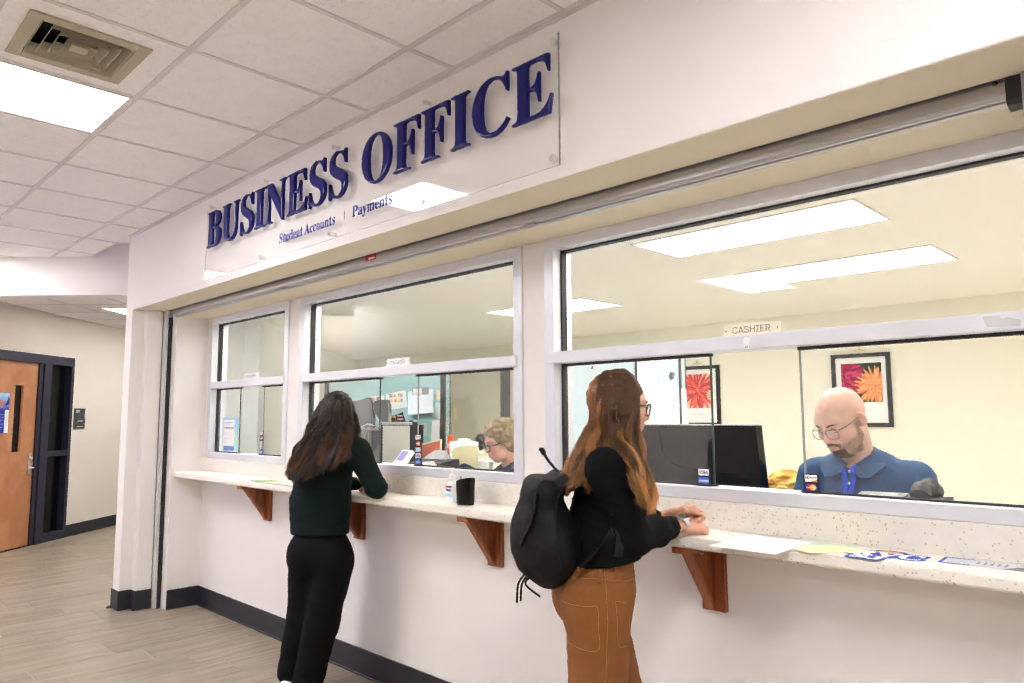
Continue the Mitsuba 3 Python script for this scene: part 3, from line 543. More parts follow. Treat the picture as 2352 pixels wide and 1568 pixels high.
# flyer in the leftmost window
f = thing('window_flyer', 'white and blue flyer taped inside the leftmost window', 'flyer'); M = upright(-5.655, D + 0.075, 1.166); M[:3, 0] = (0.99, 0.12, 0)
matte('m_flyer_edge', lambda p, n, uv: mix((0.30, 0.62, 0.88), (0.45, 0.78, 0.72), smoothstep(1.40, 1.25, p.z)))
decal(f + '__sheet', R(0, 0, 0.215, 0.262), M, 'm_flyer_edge', 0.0008); decal(f + '__field', R(0.012, 0.048, 0.165, 0.248), M, 'm_paper', 0.0012); decal(f + '__footer', R(0.02, 0.01, 0.165, 0.046), M, 'm_blue', 0.0012)
for z_, h_, w_, mm in ((0.222, 0.008, 0.12, 'm_sky_blue'), (0.205, 0.005, 0.10, 'm_light_print'), (0.180, 0.008, 0.14, 'm_navy_print'), (0.14, 0.005, 0.06, 'm_light_print'), (0.10, 0.005, 0.08, 'm_light_print'), (0.07, 0.005, 0.05, 'm_light_print')): decal(f + '__text_line', R(0.018, z_, 0.018 + w_, z_ + h_), M, mm, 0.0016)

# poster on the door, room sign beside it
def wall_M(s_, z_, off): M = np.eye(4); M[:3, 0] = DW; M[:3, 1] = (0, 0, 1); M[:3, 2] = NW; M[:3, 3] = on_wall(s_, z_, off); return M
def wall_decal(key, poly, s_, z_, off, m, th=0.0008):
    e = extrude(poly, th); M = wall_M(s_, z_, off); e = moved(e, M); 
    if np.linalg.det(M[:3, :3]) < 0: e.invert()
    return add(key, e, m)
p = thing('door_poster', 'blue OPEN HOUSE poster with orange lettering on the wooden door, cut by the picture edge', 'poster')
matte('m_poster', lambda q, n, uv: mix((0.045, 0.06, 0.45), (0.42, 0.66, 0.92), smoothstep(1.50, 1.72, q.z)))
wall_decal(p + '__sheet', R(-0.28, 0, 0, 0.433), 0.024, 1.278, -0.0248, 'm_poster'); wall_decal(p + '__panel', R(-0.058, 0.0, 0, 0.25), 0.024, 1.278, -0.0238, 'm_paper', 0.0005)
for txt, z_ in (('OPEN', 0.320), ('HOUSE', 0.270)): q = fit(text_poly(txt, 0.04, bold=4), None, 0.042); q = affinity.translate(q, -0.082 - q.bounds[2], z_); wall_decal(p + '__lettering', q, 0.024, 1.278, -0.0236, 'm_orange_print', 0.0006)
wall_decal(p + '__skyline', Polygon([(-0.06, 0.30), (0, 0.31), (0, 0.38), (-0.015, 0.375), (-0.018, 0.40), (-0.024, 0.40), (-0.028, 0.36)]), 0.024, 1.278, -0.0238, 'm_navy_print', 0.0005)
for k in range(5): wall_decal(p + '__text_line', R(-0.16, 0.20 - k * 0.035, -0.07, 0.205 - k * 0.035), 0.024, 1.278, -0.0238, 'm_light_print', 0.0005)
for k in range(6): wall_decal(p + '__text_line', R(-0.05, 0.22 - k * 0.028, -0.008, 0.223 - k * 0.028), 0.024, 1.278, -0.0232, 'm_light_print', 0.0005)
p = thing('room_sign', 'dark grey room sign of three plates on the wall right of the door', 'sign')
mat('m_sign_grey', (0.055, 0.055, 0.052), 0.5)
for z0, z1, o in ((0.128, 0.252, 0.012), (0.066, 0.126, 0.016), (0.0, 0.062, 0.016)): k = add(p + '__plate', wall_box(1.075, 1.275 + (0.004 if o > 0.013 else 0), 0.0, o, 1.306 + z0, 1.306 + z1, 0.002), 'm_sign_grey')
wall_decal(p + '__number', fit(text_poly('103', 0.03, bold=2), None, 0.034, (0, 0)), 1.090, 1.306 + 0.198, 0.0125, 'm_white')
for z_ in (0.09, 0.022): wall_decal(p + '__name_line', unary_union([R(0, 0, 0.055, 0.010), R(0.06, 0, 0.10, 0.010)]), 1.128, 1.306 + z_, 0.0165, 'm_light_print')

# papers and things lying on the counter
def sheet(key, label, group, pts, m, z, th=0.0008):
    t = thing(key, label, 'paper', group); e = extrude(Polygon(pts), th); e.apply_translation((0, 0, z)); add(t, e, m); return t
zc = ZCT
sheet('paper_sheet', 'white paper sheet hanging over the counter edge beside the long-haired woman', None, [(-1.206, 0.155), (-0.991, 0.157), (-1.000, 0.440), (-1.216, 0.440)], 'm_paper', zc + 0.0016)
sheet('paper_sheet', 'pale grey paper sheet under the white one against the backsplash', None, [(-1.195, 0.300), (-0.975, 0.285), (-0.955, 0.462), (-1.175, 0.470)], 'm_light_print', zc + 0.0003)
sheet('paper_sheet', 'pale green paper sheet under the yellow one', None, [(-1.06, 0.330), (-0.93, 0.345), (-0.86, 0.455), (-1.04, 0.455)], 'm_pale_green', zc + 0.0003)
sheet('paper_sheet', 'pale yellow paper sheet beside the blue logo decal', None, [(-1.045, 0.305), (-0.93, 0.252), (-0.795, 0.405), (-0.93, 0.44)], 'm_pale_yellow', zc + 0.0009)
sheet('folder', 'green folder lying on the counter left of the woman in the green sweater', None, [(-4.60, 0.295), (-4.42, 0.285), (-4.28, 0.40), (-4.50, 0.40)], 'm_green', zc + 0.0003, 0.002)
sheet('paper_sheet', 'yellow paper sheet on top of the green folder', None, [(-4.47, 0.283), (-4.2, 0.288), (-4.1, 0.40), (-4.36, 0.40)], 'm_yellow', zc + 0.0024)
sheet('paper_sheet', 'white paper sheet on the yellow one beside the woman in the green sweater', None, [(-4.36, 0.279), (-3.98, 0.285), (-3.98, 0.39), (-4.28, 0.385)], 'm_paper', zc + 0.0034)
def top_M(x, y, z, ang=0.0): M = np.eye(4); M[:2, 0] = (math.cos(ang), math.sin(ang)); M[:2, 1] = (-math.sin(ang), math.cos(ang)); M[:3, 3] = (x, y, z); return M
d_ = thing('logo_decal', 'blue and white letter logo decal with an orange figure stuck on the counter', 'decal'); M = top_M(-0.848, 0.288, zc + 0.0002, 0.04)
txt1 = fit(text_poly(_serif('RVC'), 0.05, SERIF), 0.185, 0.075, (0.0, 0.048)); txt2 = fit(text_poly(_serif('SJ'), 0.05, SERIF), 0.085, 0.055, (0.018, -0.008))
fig = unary_union([Point(0.072, 0.128).buffer(0.016), Point(0.105, 0.130).buffer(0.018), Polygon([(0.05, 0.112), (0.125, 0.112), (0.12, 0.14), (0.09, 0.150), (0.06, 0.142)])])
decal(d_ + '__ground', unary_union([txt1, txt2, fig]).buffer(0.013).buffer(0.012).buffer(-0.012), M, 'm_blue_decal' if matte('m_blue_decal', (0.09, 0.12, 0.47)) else '', 0.0005)
decal(d_ + '__lettering', unary_union([txt1, txt2]).buffer(0.002), M, 'm_paper', 0.0009); decal(d_ + '__figure', fig.difference(txt1.buffer(0.004)), M, 'm_tan' if matte('m_tan', (0.72, 0.40, 0.17)) else '', 0.0009)
n_ = thing('counter_notice', 'white notice with a blue border and grey print stuck flat on the counter at right', 'notice'); M = top_M(-0.625, 0.362, zc + 0.0002, 0.05)
decal(n_ + '__sheet', R(0, 0, 0.28, 0.10), M, 'm_light_print', 0.0005); decal(n_ + '__border', R(0, 0, 0.075, 0.098).difference(R(0.008, 0.010, 0.08, 0.09)), M, 'm_blue_decal', 0.0008)
for k in range(5): decal(n_ + '__text_line', R(0.085 + 0.016 * k, 0.03, 0.091 + 0.016 * k, 0.075), M, 'm_mid_grey', 0.0008)
decal(n_ + '__picture', Polygon([(0.15, 0.0), (0.24, 0.0), (0.28, 0.03), (0.28, 0.06), (0.18, 0.05)]), M, 'm_grey_print', 0.0008)

# hand sanitiser and pen cup
t = thing('sanitizer_bottle', 'clear pump bottle of hand sanitizer behind the black pen cup', 'bottle'); bx, by = -2.715, 0.405
def oval(prof, sx, sy, n=32): m = lathe(prof, n); m.apply_transform(np.diag([sx, sy, 1.0, 1.0])); m.apply_translation((bx, by, zc)); return m
mat('m_gel', (0.80, 0.87, 0.90), 0.15, two=True); scene['m_clear'] = {'type': 'dielectric', 'int_ior': 1.33}
add(t + '__body', oval([(0, 0.001), (0.030, 0.001), (0.034, 0.006), (0.034, 0.082), (0.030, 0.094), (0.017, 0.104), (0.013, 0.108), (0, 0.108)], 1.0, 0.62), 'm_gel', 40)
lab = add(t + '__label', oval([(0.0346, 0.022), (0.0350, 0.023), (0.0350, 0.078), (0.0346, 0.079)], 1.0, 0.64), 'm_white', True, label='printed label')
decal(lab + '__red_band', R(-0.022, 0.069, 0.022, 0.077), upright(bx, by - 0.0226, zc), 'm_red', 0.001); decal(lab + '__blue_band', R(-0.020, 0.026, 0.020, 0.040), upright(bx, by - 0.0226, zc), 'm_sky_blue', 0.001)
decal(lab + '__lettering', fit(text_poly('Purell', 0.01, bold=4), 0.034, None, (-0.017, 0.052)), upright(bx, by - 0.0226, zc), 'm_navy_print', 0.0012)
pm = add(t + '__pump', oval([(0.0165, 0.106), (0.0165, 0.128), (0.012, 0.130), (0.006, 0.132), (0.0055, 0.150), (0.009, 0.151), (0.0095, 0.160), (0, 0.161)], 1, 1, 20), 'm_white_gloss', 40, label='white pump')
add(pm + '__spout', tube(bez([(bx, by, zc + 0.155), (bx - 0.02, by - 0.012, zc + 0.156), (bx - 0.032, by - 0.02, zc + 0.150)]), 0.0045, 8), 'm_white_gloss', True)
t = thing('pen_cup', 'glossy black pen cup with a slanted rim on the counter', 'pen cup'); cx, cy = -2.585, 0.375
def cup(r0, r1, hs):  # slanted rim: higher towards +x
    n = 40; a = np.arange(n) * 2 * np.pi / n; V, F = [], []
    rim = lambda a: hs + 0.013 * np.cos(a) - 0.004 * np.sin(a)
    rings = [(r0 * 0.96, lambda a: 0 * a + 0.0005), (r0, lambda a: 0 * a + 0.003), (r1, rim), (r1 - 0.003, rim), (r0 - 0.004, lambda a: 0 * a + 0.005)]
    for r, fz in rings: V.append(np.stack([cx + r * 1.05 * np.cos(a), cy + r * 0.85 * np.sin(a), zc + fz(a)], 1))
    V = np.vstack(V + [[[cx, cy, zc + 0.0005]], [[cx, cy, zc + 0.005]]]); k = len(rings)
    for q in range(k - 1):
        for j in range(n): b = (j + 1) % n; F += [(q * n + j, q * n + b, q * n + n + b), (q * n + j, q * n + n + b, q * n + n + j)]
    for j in range(n): b = (j + 1) % n; F += [(k * n, b, j), (k * n + 1, (k - 1) * n + j, (k - 1) * n + b)]
    return trimesh.Trimesh(V, F, process=False)
add(t, cup(0.043, 0.047, 0.112), 'm_black_gloss', 35)
t = thing('pen', 'grey pen leaning out of the black pen cup', 'pen'); add(t, tube([(cx + 0.012, cy - 0.008, zc + 0.012), (cx - 0.030, cy - 0.004, zc + 0.128)], 0.0045, 10), 'm_mid_grey', 30)
# ================================================================== inside the office
DZ = 1.04
t = thing('office_desk', 'long white office desk running behind the cashier windows', 'desk')
add(t + '__top', box(-4.75, 0.6, 0.645, 0.87, DZ - 0.035, DZ, 0.004), 'm_light_grey'); add(t + '__side_top', box(-4.30, -3.46, 0.87, 1.285, DZ - 0.035, DZ, 0.004), 'm_light_grey')
for x in (-4.6, -3.6, -1.9, 0.4): add(t + '__leg_panel', box(x - 0.015, x + 0.015, 0.66, 0.85, 0, DZ - 0.035), 'm_light_grey')
add(t + '__leg_panel', box(-4.28, -3.48, 1.24, 1.26, 0, DZ - 0.035), 'm_light_grey')
YP = 2.2; K = (YP - 0.02 - CAM[1]) / (2.985 - CAM[1])
def pk(x, z): return (x * K, CAM[2] + (z - CAM[2]) * K)
def partition(x0, x1, label, posts, fabric='m_teal', top=1.845):
    t = thing('cubicle_partition', label, 'partition'); add(t + '__fabric', box(x0, x1, YP - 0.018, YP + 0.03, 0.08, top, 0.004), fabric)
    add(t + '__cap', box(x0, x1, YP - 0.022, YP + 0.034, top, top + 0.018, 0.003), 'm_post'); add(t + '__base', box(x0, x1, YP - 0.018, YP + 0.03, 0.0, 0.08), 'm_post')
    for a, b in posts: add(t + '__post', box(a, b, YP - 0.030, YP + 0.042, 0, top + 0.018, 0.002), 'm_post')
    return t
xa, xb = pk(-8.20, 0)[0], pk(-5.845, 0)[0]
partition(xa, xb, 'teal fabric cubicle partition with pinned papers behind the middle window', [(xa, xa + 0.075), (xb - 0.06, xb)])
xc_, xd = pk(-5.02, 0)[0], pk(-4.965, 0)[0]
t = thing('partition_post', 'dark upright partition post behind the curly-haired woman', 'post'); add(t, box(xc_, xd, YP - 0.03, YP + 0.04, 0, 1.87, 0.002), 'm_post')
xe, xf, xg = pk(-4.6, 0)[0], pk(-3.455, 0)[0], pk(-3.04, 0)[0]
partition(xe, xg, 'pale teal cubicle partition with white sheets behind the long-haired woman', [(xf - 0.006, xf + 0.006), (xg - 0.012, xg)], 'm_teal_pale', 1.85)
def pin(key, label, category, pts, m, lift=0.0, group=None, extra=()):
    t = thing(key, label, category, group); P = Polygon([pk(*p) for p in pts]); x0, z0 = P.bounds[:2]; M = upright(x0, YP - 0.0185 - lift, z0)
    add(t, moved(extrude(affinity.translate(P, -x0, -z0), 0.0008, 0.0003), M), m); return t, M, P.bounds[2] - x0, P.bounds[3] - z0
gp = 'papers pinned to the teal partition'
t, M, w, h = pin('greeting_card', 'white card with colourful letters reading THANK YOU SO MUCH', 'card', [(-6.906, 1.690), (-6.531, 1.725), (-6.490, 1.540), (-6.865, 1.505)], 'm_white', 0, gp)
for txt, x_, z_, mm in (('TH', 0.15, 0.66, 'm_black'), ('AN', 0.30, 0.66, 'm_salmon'), ('K', 0.44, 0.66, 'm_amber'), ('YO', 0.58, 0.68, 'm_black'), ('U', 0.73, 0.68, 'm_salmon'), ('SO', 0.20, 0.42, 'm_amber'), ('M', 0.42, 0.42, 'm_salmon'), ('UC', 0.52, 0.42, 'm_amber'), ('H', 0.70, 0.44, 'm_black')): decal(t + '__lettering', fit(text_poly(txt, 0.03, bold=3), None, h * 0.17, (w * x_, h * z_)), M, mm, 0.0012)
t, M, w, h = pin('greeting_card', 'dark wine red Christmas card pinned under the thank-you card', 'card', [(-6.848, 1.425), (-6.574, 1.483), (-6.515, 1.37), (-6.80, 1.335)], 'm_maroon' if matte('m_maroon', (0.085, 0.02, 0.03)) else '', 0.001, gp)
decal(t + '__photo', Polygon([(w * 0.02, h * 0.58), (w * 0.42, h * 0.76), (w * 0.5, h * 0.10), (w * 0.14, h * 0.04)]), M, 'm_tan', 0.0012); decal(t + '__photo', Polygon([(w * 0.2, h * 0.6), (w * 0.42, h * 0.62), (w * 0.46, h * 0.12), (w * 0.24, h * 0.1)]), M, 'm_black', 0.0016)
for txt, z_ in (('Merry', 0.66), ('Christmas', 0.42)): decal(t + '__lettering', fit(text_poly(txt, 0.03, bold=2), w * 0.34, h * 0.16, (w * 0.53, h * z_)), M, 'm_white', 0.0014)
# curling blue-white sheet
P0 = [pk(*p) for p in ((-6.476, 1.713), (-6.034, 1.723), (-5.96, 1.475), (-6.394, 1.452))]
t = thing('paper_sheet', 'large pale blue sheet curling off the teal partition', 'paper', gp); n = 10; V = []
for i in range(n):
    v_ = i / (n - 1)
    for j in range(6):
        u_ = j / 5; a = np.array(P0[0]) * (1 - u_) + np.array(P0[1]) * u_; b = np.array(P0[3]) * (1 - u_) + np.array(P0[2]) * u_; p_ = a * (1 - v_) + b * v_; V.append((p_[0] - 0.02 * math.sin(v_ * 3.1), YP - 0.022 - 0.05 * v_ ** 2, p_[1]))
V = np.array(V); F = [(i * 6 + j, i * 6 + j + 1, i * 6 + j + 7) for i in range(n - 1) for j in range(5)] + [(i * 6 + j, i * 6 + j + 7, i * 6 + j + 6) for i in range(n - 1) for j in range(5)]
matte('m_blue_white', lambda p, nn, uv: mix((0.55, 0.76, 0.90), (0.80, 0.88, 0.93), smoothstep(-5.50, -5.30, p.x)))
add(t, cat(trimesh.Trimesh(V, F, process=False), trimesh.Trimesh(V + [0, 0.0006, 0], [f[::-1] for f in F], process=False)), 'm_blue_white', True)
M = upright(pk(-6.40, 0)[0], YP - 0.0235, pk(0, 1.668)[1]); decal(t + '__header', R(0, 0, 0.24, 0.065), M, 'm_mid_grey', 0.0004); decal(t + '__header__tag', R(0.015, 0.008, 0.135, 0.052).buffer(0.006), M, 'm_white', 0.0008)
pin('sticky_note', 'small cream note at the upper right corner of the teal partition', 'note', [(-5.995, 1.713), (-5.875, 1.705), (-5.862, 1.605), (-5.990, 1.610)], 'm_cream', 0.001, gp)
pin('paper_sheet', 'pale blue-grey sheet hanging askew beside the curling sheet', 'paper', [(-5.994, 1.590), (-5.860, 1.551), (-5.935, 1.408), (-6.079, 1.454)], 'm_blue_white', 0.0005, gp)
t, M, w, h = pin('flag_card', 'small card showing a striped flag under the curling sheet', 'card', [(-6.470, 1.395), (-6.301, 1.395), (-6.315, 1.269), (-6.455, 1.268)], 'm_white', 0, gp)
for k in range(4): decal(t + '__stripe', R(0.008, h * (0.30 + 0.16 * k), w * 0.96, h * (0.38 + 0.16 * k)), M, 'm_red', 0.0012)
decal(t + '__canton', R(0.006, h * 0.62, w * 0.5, h), M, 'm_navy_print', 0.0016); decal(t + '__band', R(0.008, 0, w * 0.96, h * 0.2), M, 'm_black', 0.0012)
t, M, w, h = pin('paper_sheet', 'sea-green sheet pinned beside the flag card', 'paper', [(-6.287, 1.418), (-6.086, 1.413), (-6.113, 1.180), (-6.284, 1.180)], 'm_sea' if matte('m_sea', (0.32, 0.62, 0.52)) else '', 0, gp)
decal(t + '__print', R(w * 0.2, h * 0.2, w * 0.7, h * 0.8), M, 'm_light_print', 0.0012)
pin('paper_sheet', 'long narrow white strip of paper at the right of the teal partition', 'paper', [(-6.057, 1.395), (-5.935, 1.395), (-5.961, 1.111), (-6.090, 1.108)], 'm_paper', 0.001, gp)
pin('ribbon', 'pink zigzag ribbon below the white paper strip', 'ribbon', [(-6.0, 1.07), (-5.965, 1.19), (-5.945, 1.12), (-5.915, 1.18), (-5.885, 1.07), (-5.915, 1.09), (-5.93, 1.10), (-5.95, 1.07), (-5.97, 1.10)], 'm_pink' if matte('m_pink', (0.75, 0.20, 0.32)) else '', 0.002, gp)
t, M, w, h = pin('photo_print', 'pale photo collage half hidden by the grey display backs', 'photo', [(-7.191, 1.673), (-6.935, 1.677), (-6.91, 1.40), (-7.03, 1.39), (-7.18, 1.55)], 'm_paper', 0, gp)
for k, (a, b) in enumerate(((0.06, 0.78), (0.40, 0.80), (0.68, 0.74), (0.70, 0.45), (0.72, 0.2), (0.2, 0.62))): decal(t + '__picture', R(w * a, h * b, w * (a + 0.2), h * (b + 0.16)), M, ('m_tan', 'm_mid_grey', 'm_cream')[k % 3], 0.0012)
pin('photo_print', 'small black and white portrait beside the wine red card', 'photo', [(-6.99, 1.39), (-6.87, 1.375), (-6.86, 1.30), (-6.98, 1.30)], 'm_light_print', 0.001, gp)
# white sheets on the pale partition behind the right window
gq = 'white sheets on the pale partition'
pin('paper_sheet', 'tall white sheet at the left of the pale partition', 'paper', [(-3.445, 1.868), (-3.26, 1.862), (-3.26, 1.10), (-3.43, 1.10)], 'm_paper', 0, gq)
pin('paper_sheet', 'white folder sheet overhanging the right edge of the pale partition', 'paper', [(-3.29, 1.668), (-3.12, 1.676), (-3.10, 1.64), (-2.998, 1.632), (-2.985, 1.30), (-3.30, 1.30)], 'm_paper', 0.003, gq)
pin('key_hook', 'small dark hook with a key on the pale partition', 'hook', [(-3.135, 1.765), (-3.095, 1.76), (-3.10, 1.72), (-3.135, 1.705), (-3.145, 1.735)], 'm_grey', 0.004)
pin('small_note', 'tiny red mark pinned above the long-haired woman on the pale partition', 'note', [(-3.92, 1.83), (-3.905, 1.86), (-3.89, 1.83)], 'm_red', 0.001)

# grey equipment behind the green-sweater woman
t = thing('equipment_cabinet', 'dark grey cabinet behind the middle window beside the woman in the green sweater', 'cabinet')
add(t + '__body', box(-5.62, -4.985, 1.60, 2.0, 0.0, 1.335, 0.006), 'm_grey'); add(t + '__top_lip', box(-5.62, -4.985, 1.592, 1.62, 1.318, 1.338, 0.003), 'm_mid_grey'); add(t + '__side_panel', box(-4.985, -4.955, 1.585, 2.0, 0.0, 1.36, 0.003), 'm_black', label='black side panel')
add(t + '__port_cover', cat(box(-5.40, -5.30, 1.596, 1.60, 1.115, 1.122), box(-5.40, -5.30, 1.596, 1.60, 1.245, 1.252), box(-5.40, -5.393, 1.596, 1.60, 1.115, 1.25), box(-5.307, -5.30, 1.596, 1.60, 1.115, 1.25)), 'm_black')
for k, (pts, lab) in enumerate((([(-5.62, 1.340), (-5.66, 1.45), (-5.62, 1.555), (-5.50, 1.560), (-5.36, 1.572), (-5.26, 1.588), (-5.215, 1.560), (-5.185, 1.50), (-5.172, 1.43), (-5.178, 1.372), (-5.19, 1.340)], 'left one of two curved grey display backs on the dark grey cabinet'), ([(-5.05, 1.340), (-5.03, 1.372), (-5.09, 1.415), (-5.15, 1.47), (-5.168, 1.515), (-5.16, 1.552), (-5.10, 1.560), (-5.0, 1.565), (-4.965, 1.55), (-4.945, 1.48), (-4.96, 1.340)], 'right one of two curved grey display backs on the dark grey cabinet'))):
    d_ = thing('display_back', lab, 'display', 'grey display backs'); P = Polygon(bez(pts + pts[:1], 6)[:-1]).buffer(0); m = cat(extrude(P.buffer(-0.004), 0.03, 0.0), extrude(P, 0.022, 0.004)); add(d_ + '__shell', moved(m, upright(0, 1.66, 0.006)), 'm_grey'); add(d_ + '__rim', moved(extrude(P.difference(P.buffer(-0.006)).intersection(R(-5.3, 1.34, -4.90, 1.7)), 0.024, 0.0305), upright(0, 1.685, 0)), 'm_mid_grey')
t = thing('cable', 'pale cables dangling over the front of the dark grey cabinet', 'cable')
for a, b in ((-5.17, -5.22), (-5.13, -5.12), (-5.15, -5.16)): add(t + '__strand', tube(bez([(a, 1.64, 1.36), (a + 0.01, 1.585, 1.35), (b, 1.582, 1.25), (b - 0.01, 1.585, 1.10 + 0.06 * (a + 5.17) * 10)]), 0.003, 6), 'm_mid_grey', True)
add(t + '__strand', tube(bez([(-5.35, 1.585, 1.338), (-5.25, 1.58, 1.352), (-5.15, 1.58, 1.372), (-5.0, 1.58, 1.345)]), 0.004, 6), 'm_light_grey', True)
# monitor with a blank beige screen
t = thing('monitor', 'monitor with a blank beige screen turned to the middle window', 'monitor')
add(t + '__casing', box(-4.872, -4.462, 1.50, 1.56, 1.055, 1.392, 0.006), 'm_black'); add(t + '__screen', box(-4.838, -4.488, 1.496, 1.502, 1.078, 1.362, 0.002), 'm_screen_beige' if matte('m_screen_beige', (0.50, 0.48, 0.42)) else ''); add(t + '__top_bar', box(-4.85, -4.464, 1.492, 1.54, 1.366, 1.390, 0.003), 'm_mid_grey'); add(t + '__stand', cat(box(-4.72, -4.62, 1.53, 1.57, 0.76, 1.06), box(-4.80, -4.54, 1.44, 1.66, 0.745, 0.76)), 'm_black')
t = thing('side_desk', 'low side desk behind the middle window carrying the beige monitor and a framed print', 'desk'); add(t + '__top', box(-4.95, -3.62, 1.30, 2.15, 0.715, 0.745, 0.004), 'm_light_grey'); add(t + '__leg_panel', box(-4.93, -4.90, 1.32, 2.13, 0, 0.715), 'm_light_grey'); add(t + '__leg_panel', box(-3.66, -3.63, 1.32, 2.13, 0, 0.715), 'm_light_grey')
t = thing('framed_print', 'salmon-coloured print in a pale frame leaning on the side desk', 'picture'); Mf = frame_at((-4.93, 1.93, 1.055), (0.97, 0.0, 0.17), (0, -0.97, 0.2)); add(t + '__frame', moved(box(0, 0.29, 0, 0.15, -0.01, 0.0, 0.002), Mf), 'm_cream'); add(t + '__print', moved(box(0.016, 0.274, 0.014, 0.136, -0.004, 0.001), Mf), 'm_salmon'); add(t + '__easel', box(-4.90, -4.70, 1.945, 1.965, 0.745, 1.10), 'm_cream')
t = thing('card_reader', 'small white card terminal with a lilac screen on the desk behind the card logo strip', 'card terminal'); Mr = frame_at((-4.24, 1.13, 1.072), (0.92, -0.05, 0.0), (0.0, -0.75, 0.66)); add(t + '__body', moved(box(0, 0.13, 0, 0.17, -0.03, 0.0, 0.006), Mr), 'm_white_gloss'); add(t + '__screen', moved(box(0.012, 0.10, 0.07, 0.155, -0.002, 0.0015, 0.001), Mr), 'm_lilac' if matte('m_lilac', (0.26, 0.23, 0.50)) else '')
for i in range(3):
    for j in range(3): add(t + '__key', moved(box(0.02 + 0.03 * i, 0.042 + 0.03 * i, 0.012 + 0.018 * j, 0.024 + 0.018 * j, 0, 0.003, 0.001), Mr), 'm_mid_grey')
t = thing('receipt_printer', 'black receipt printer on the desk left of the curly-haired woman', 'printer'); add(t + '__body', hull([(x, y, z) for x in (-3.955, -3.655) for y, z in ((1.10, DZ + 0.001), (1.09, 1.125), (1.22, 1.15), (1.27, 1.15), (1.27, DZ + 0.001))]), 'm_dark_grey'); add(t + '__cover', hull([(-3.95, 1.20, 1.148), (-3.73, 1.20, 1.148), (-3.88, 1.25, 1.205), (-3.77, 1.25, 1.205), (-3.95, 1.27, 1.15), (-3.73, 1.27, 1.15)]), 'm_mid_grey', label='shiny slanted paper cover')
add(t + '__badge', box(-3.945, -3.91, 1.086, 1.093, 1.105, 1.113), 'm_light_grey'); add(t + '__badge', box(-3.69, -3.665, 1.086, 1.093, 1.075, 1.083), 'm_light_grey')
t = thing('blue_ball', 'small blue ball-shaped gadget beside the receipt printer', 'gadget'); m = trimesh.creation.icosphere(3, 0.026); m.apply_translation((-4.02, 1.16, DZ + 0.026)); add(t, m, 'm_blue', True)
t = thing('red_ball', 'small red gadget beside the file holder', 'gadget'); m = trimesh.creation.icosphere(3, 0.022); m.apply_translation((-3.68, 1.04, DZ + 0.022)); add(t, m, 'm_red', True)
t = thing('file_folder', 'white tabbed file folder standing behind the receipt printer', 'folder'); add(t, moved(extrude(Polygon([(0, 0), (0.29, 0), (0.29, 0.215), (0.215, 0.218), (0.205, 0.235), (0.10, 0.235), (0.09, 0.218), (0, 0.212)]), 0.006), upright(-3.935, 1.43, 0.745 + 0.30)), 'm_paper')
t = thing('file_folder', 'pale yellow curved folder in front of the white one', 'folder'); V, F = [], []
for i in range(9):
    a = i / 8
    for z_ in (1.045, 1.236 - 0.05 * (1 - a) ** 3): V.append((-3.885 + 0.30 * a + (0.04 * (1 - a) if z_ < 1.1 else 0), 1.395 - 0.05 * math.sin(a * 2.6), z_))
for i in range(8): F += [(2 * i, 2 * i + 2, 2 * i + 3), (2 * i, 2 * i + 3, 2 * i + 1)]
V = np.array(V); add(t, cat(trimesh.Trimesh(V, F, process=False), trimesh.Trimesh(V + [0, 0.001, 0], [f[::-1] for f in F], process=False)), 'm_pale_yellow', True)
t = thing('file_holder', 'black file holder with a white label and papers on the desk', 'file holder'); add(t + '__box', cat(box(-3.60, -3.52, 0.98, 1.06, DZ, DZ + 0.085, 0.004)), 'm_black'); add(t + '__label', box(-3.592, -3.538, 0.976, 0.981, DZ + 0.02, DZ + 0.045), 'm_white'); 
for k in range(4): add(t + '__paper', moved(box(0, 0.003, 0, 0.10, 0, 0.105 - 0.01 * k), frame_at((-3.66 + 0.014 * k, 0.97, DZ + 0.001), (1, 0.1, 0), (0.12, 0, 1))), 'm_paper' if k % 2 == 0 else 'm_cream')
t = thing('paper_tray', 'white paper tray on the desk beside the file holder', 'tray'); add(t, cat(box(-3.87, -3.56, 1.435, 1.49, DZ + 0.085, DZ + 0.093, 0.002), box(-3.87, -3.56, 1.485, 1.495, 0.745, DZ + 0.093), box(-3.87, -3.56, 1.435, 1.445, 0.745, DZ + 0.09)), 'm_white')
t = thing('spray_bottle', 'orange bottle with a cap standing behind the teal partition edge', 'bottle'); m = lathe([(0, 0), (0.024, 0), (0.025, 0.005), (0.025, 0.105), (0.020, 0.112), (0.020, 0.14), (0, 0.142)], 20); m.apply_translation((-4.64, 2.03, 1.135)); add(t + '__body', m, 'm_orange', 30); add(t + '__label', box(-4.648, -4.632, 2.002, 2.006, 1.175, 1.21), 'm_white')
t = thing('shelf_box', 'grey storage box under the orange bottle', 'box'); add(t, box(-4.69, -4.59, 1.985, 2.08, 0.745, 1.135, 0.003), 'm_grey')
t = thing('wall_phone', 'cream wall box on the back wall of the office', 'box'); add(t + '__body', box(-8.45, -8.33, YB - 0.07, YB, 1.375, 1.57, 0.006), 'm_cream'); add(t + '__conduit', tube([(-8.41, YB - 0.02, 1.375), (-8.42, YB - 0.02, 0.9)], 0.012, 8), 'm_cream')
t = thing('low_cabinet', 'pale yellow low cabinet behind the curly-haired woman', 'cabinet'); add(t + '__body', box(-4.30, -3.78, 1.78, 2.12, 0.745, 1.168, 0.004), 'm_cream'); add(t + '__top', box(-4.31, -3.77, 1.77, 2.13, 1.15, 1.172, 0.003), 'm_pale_yellow')
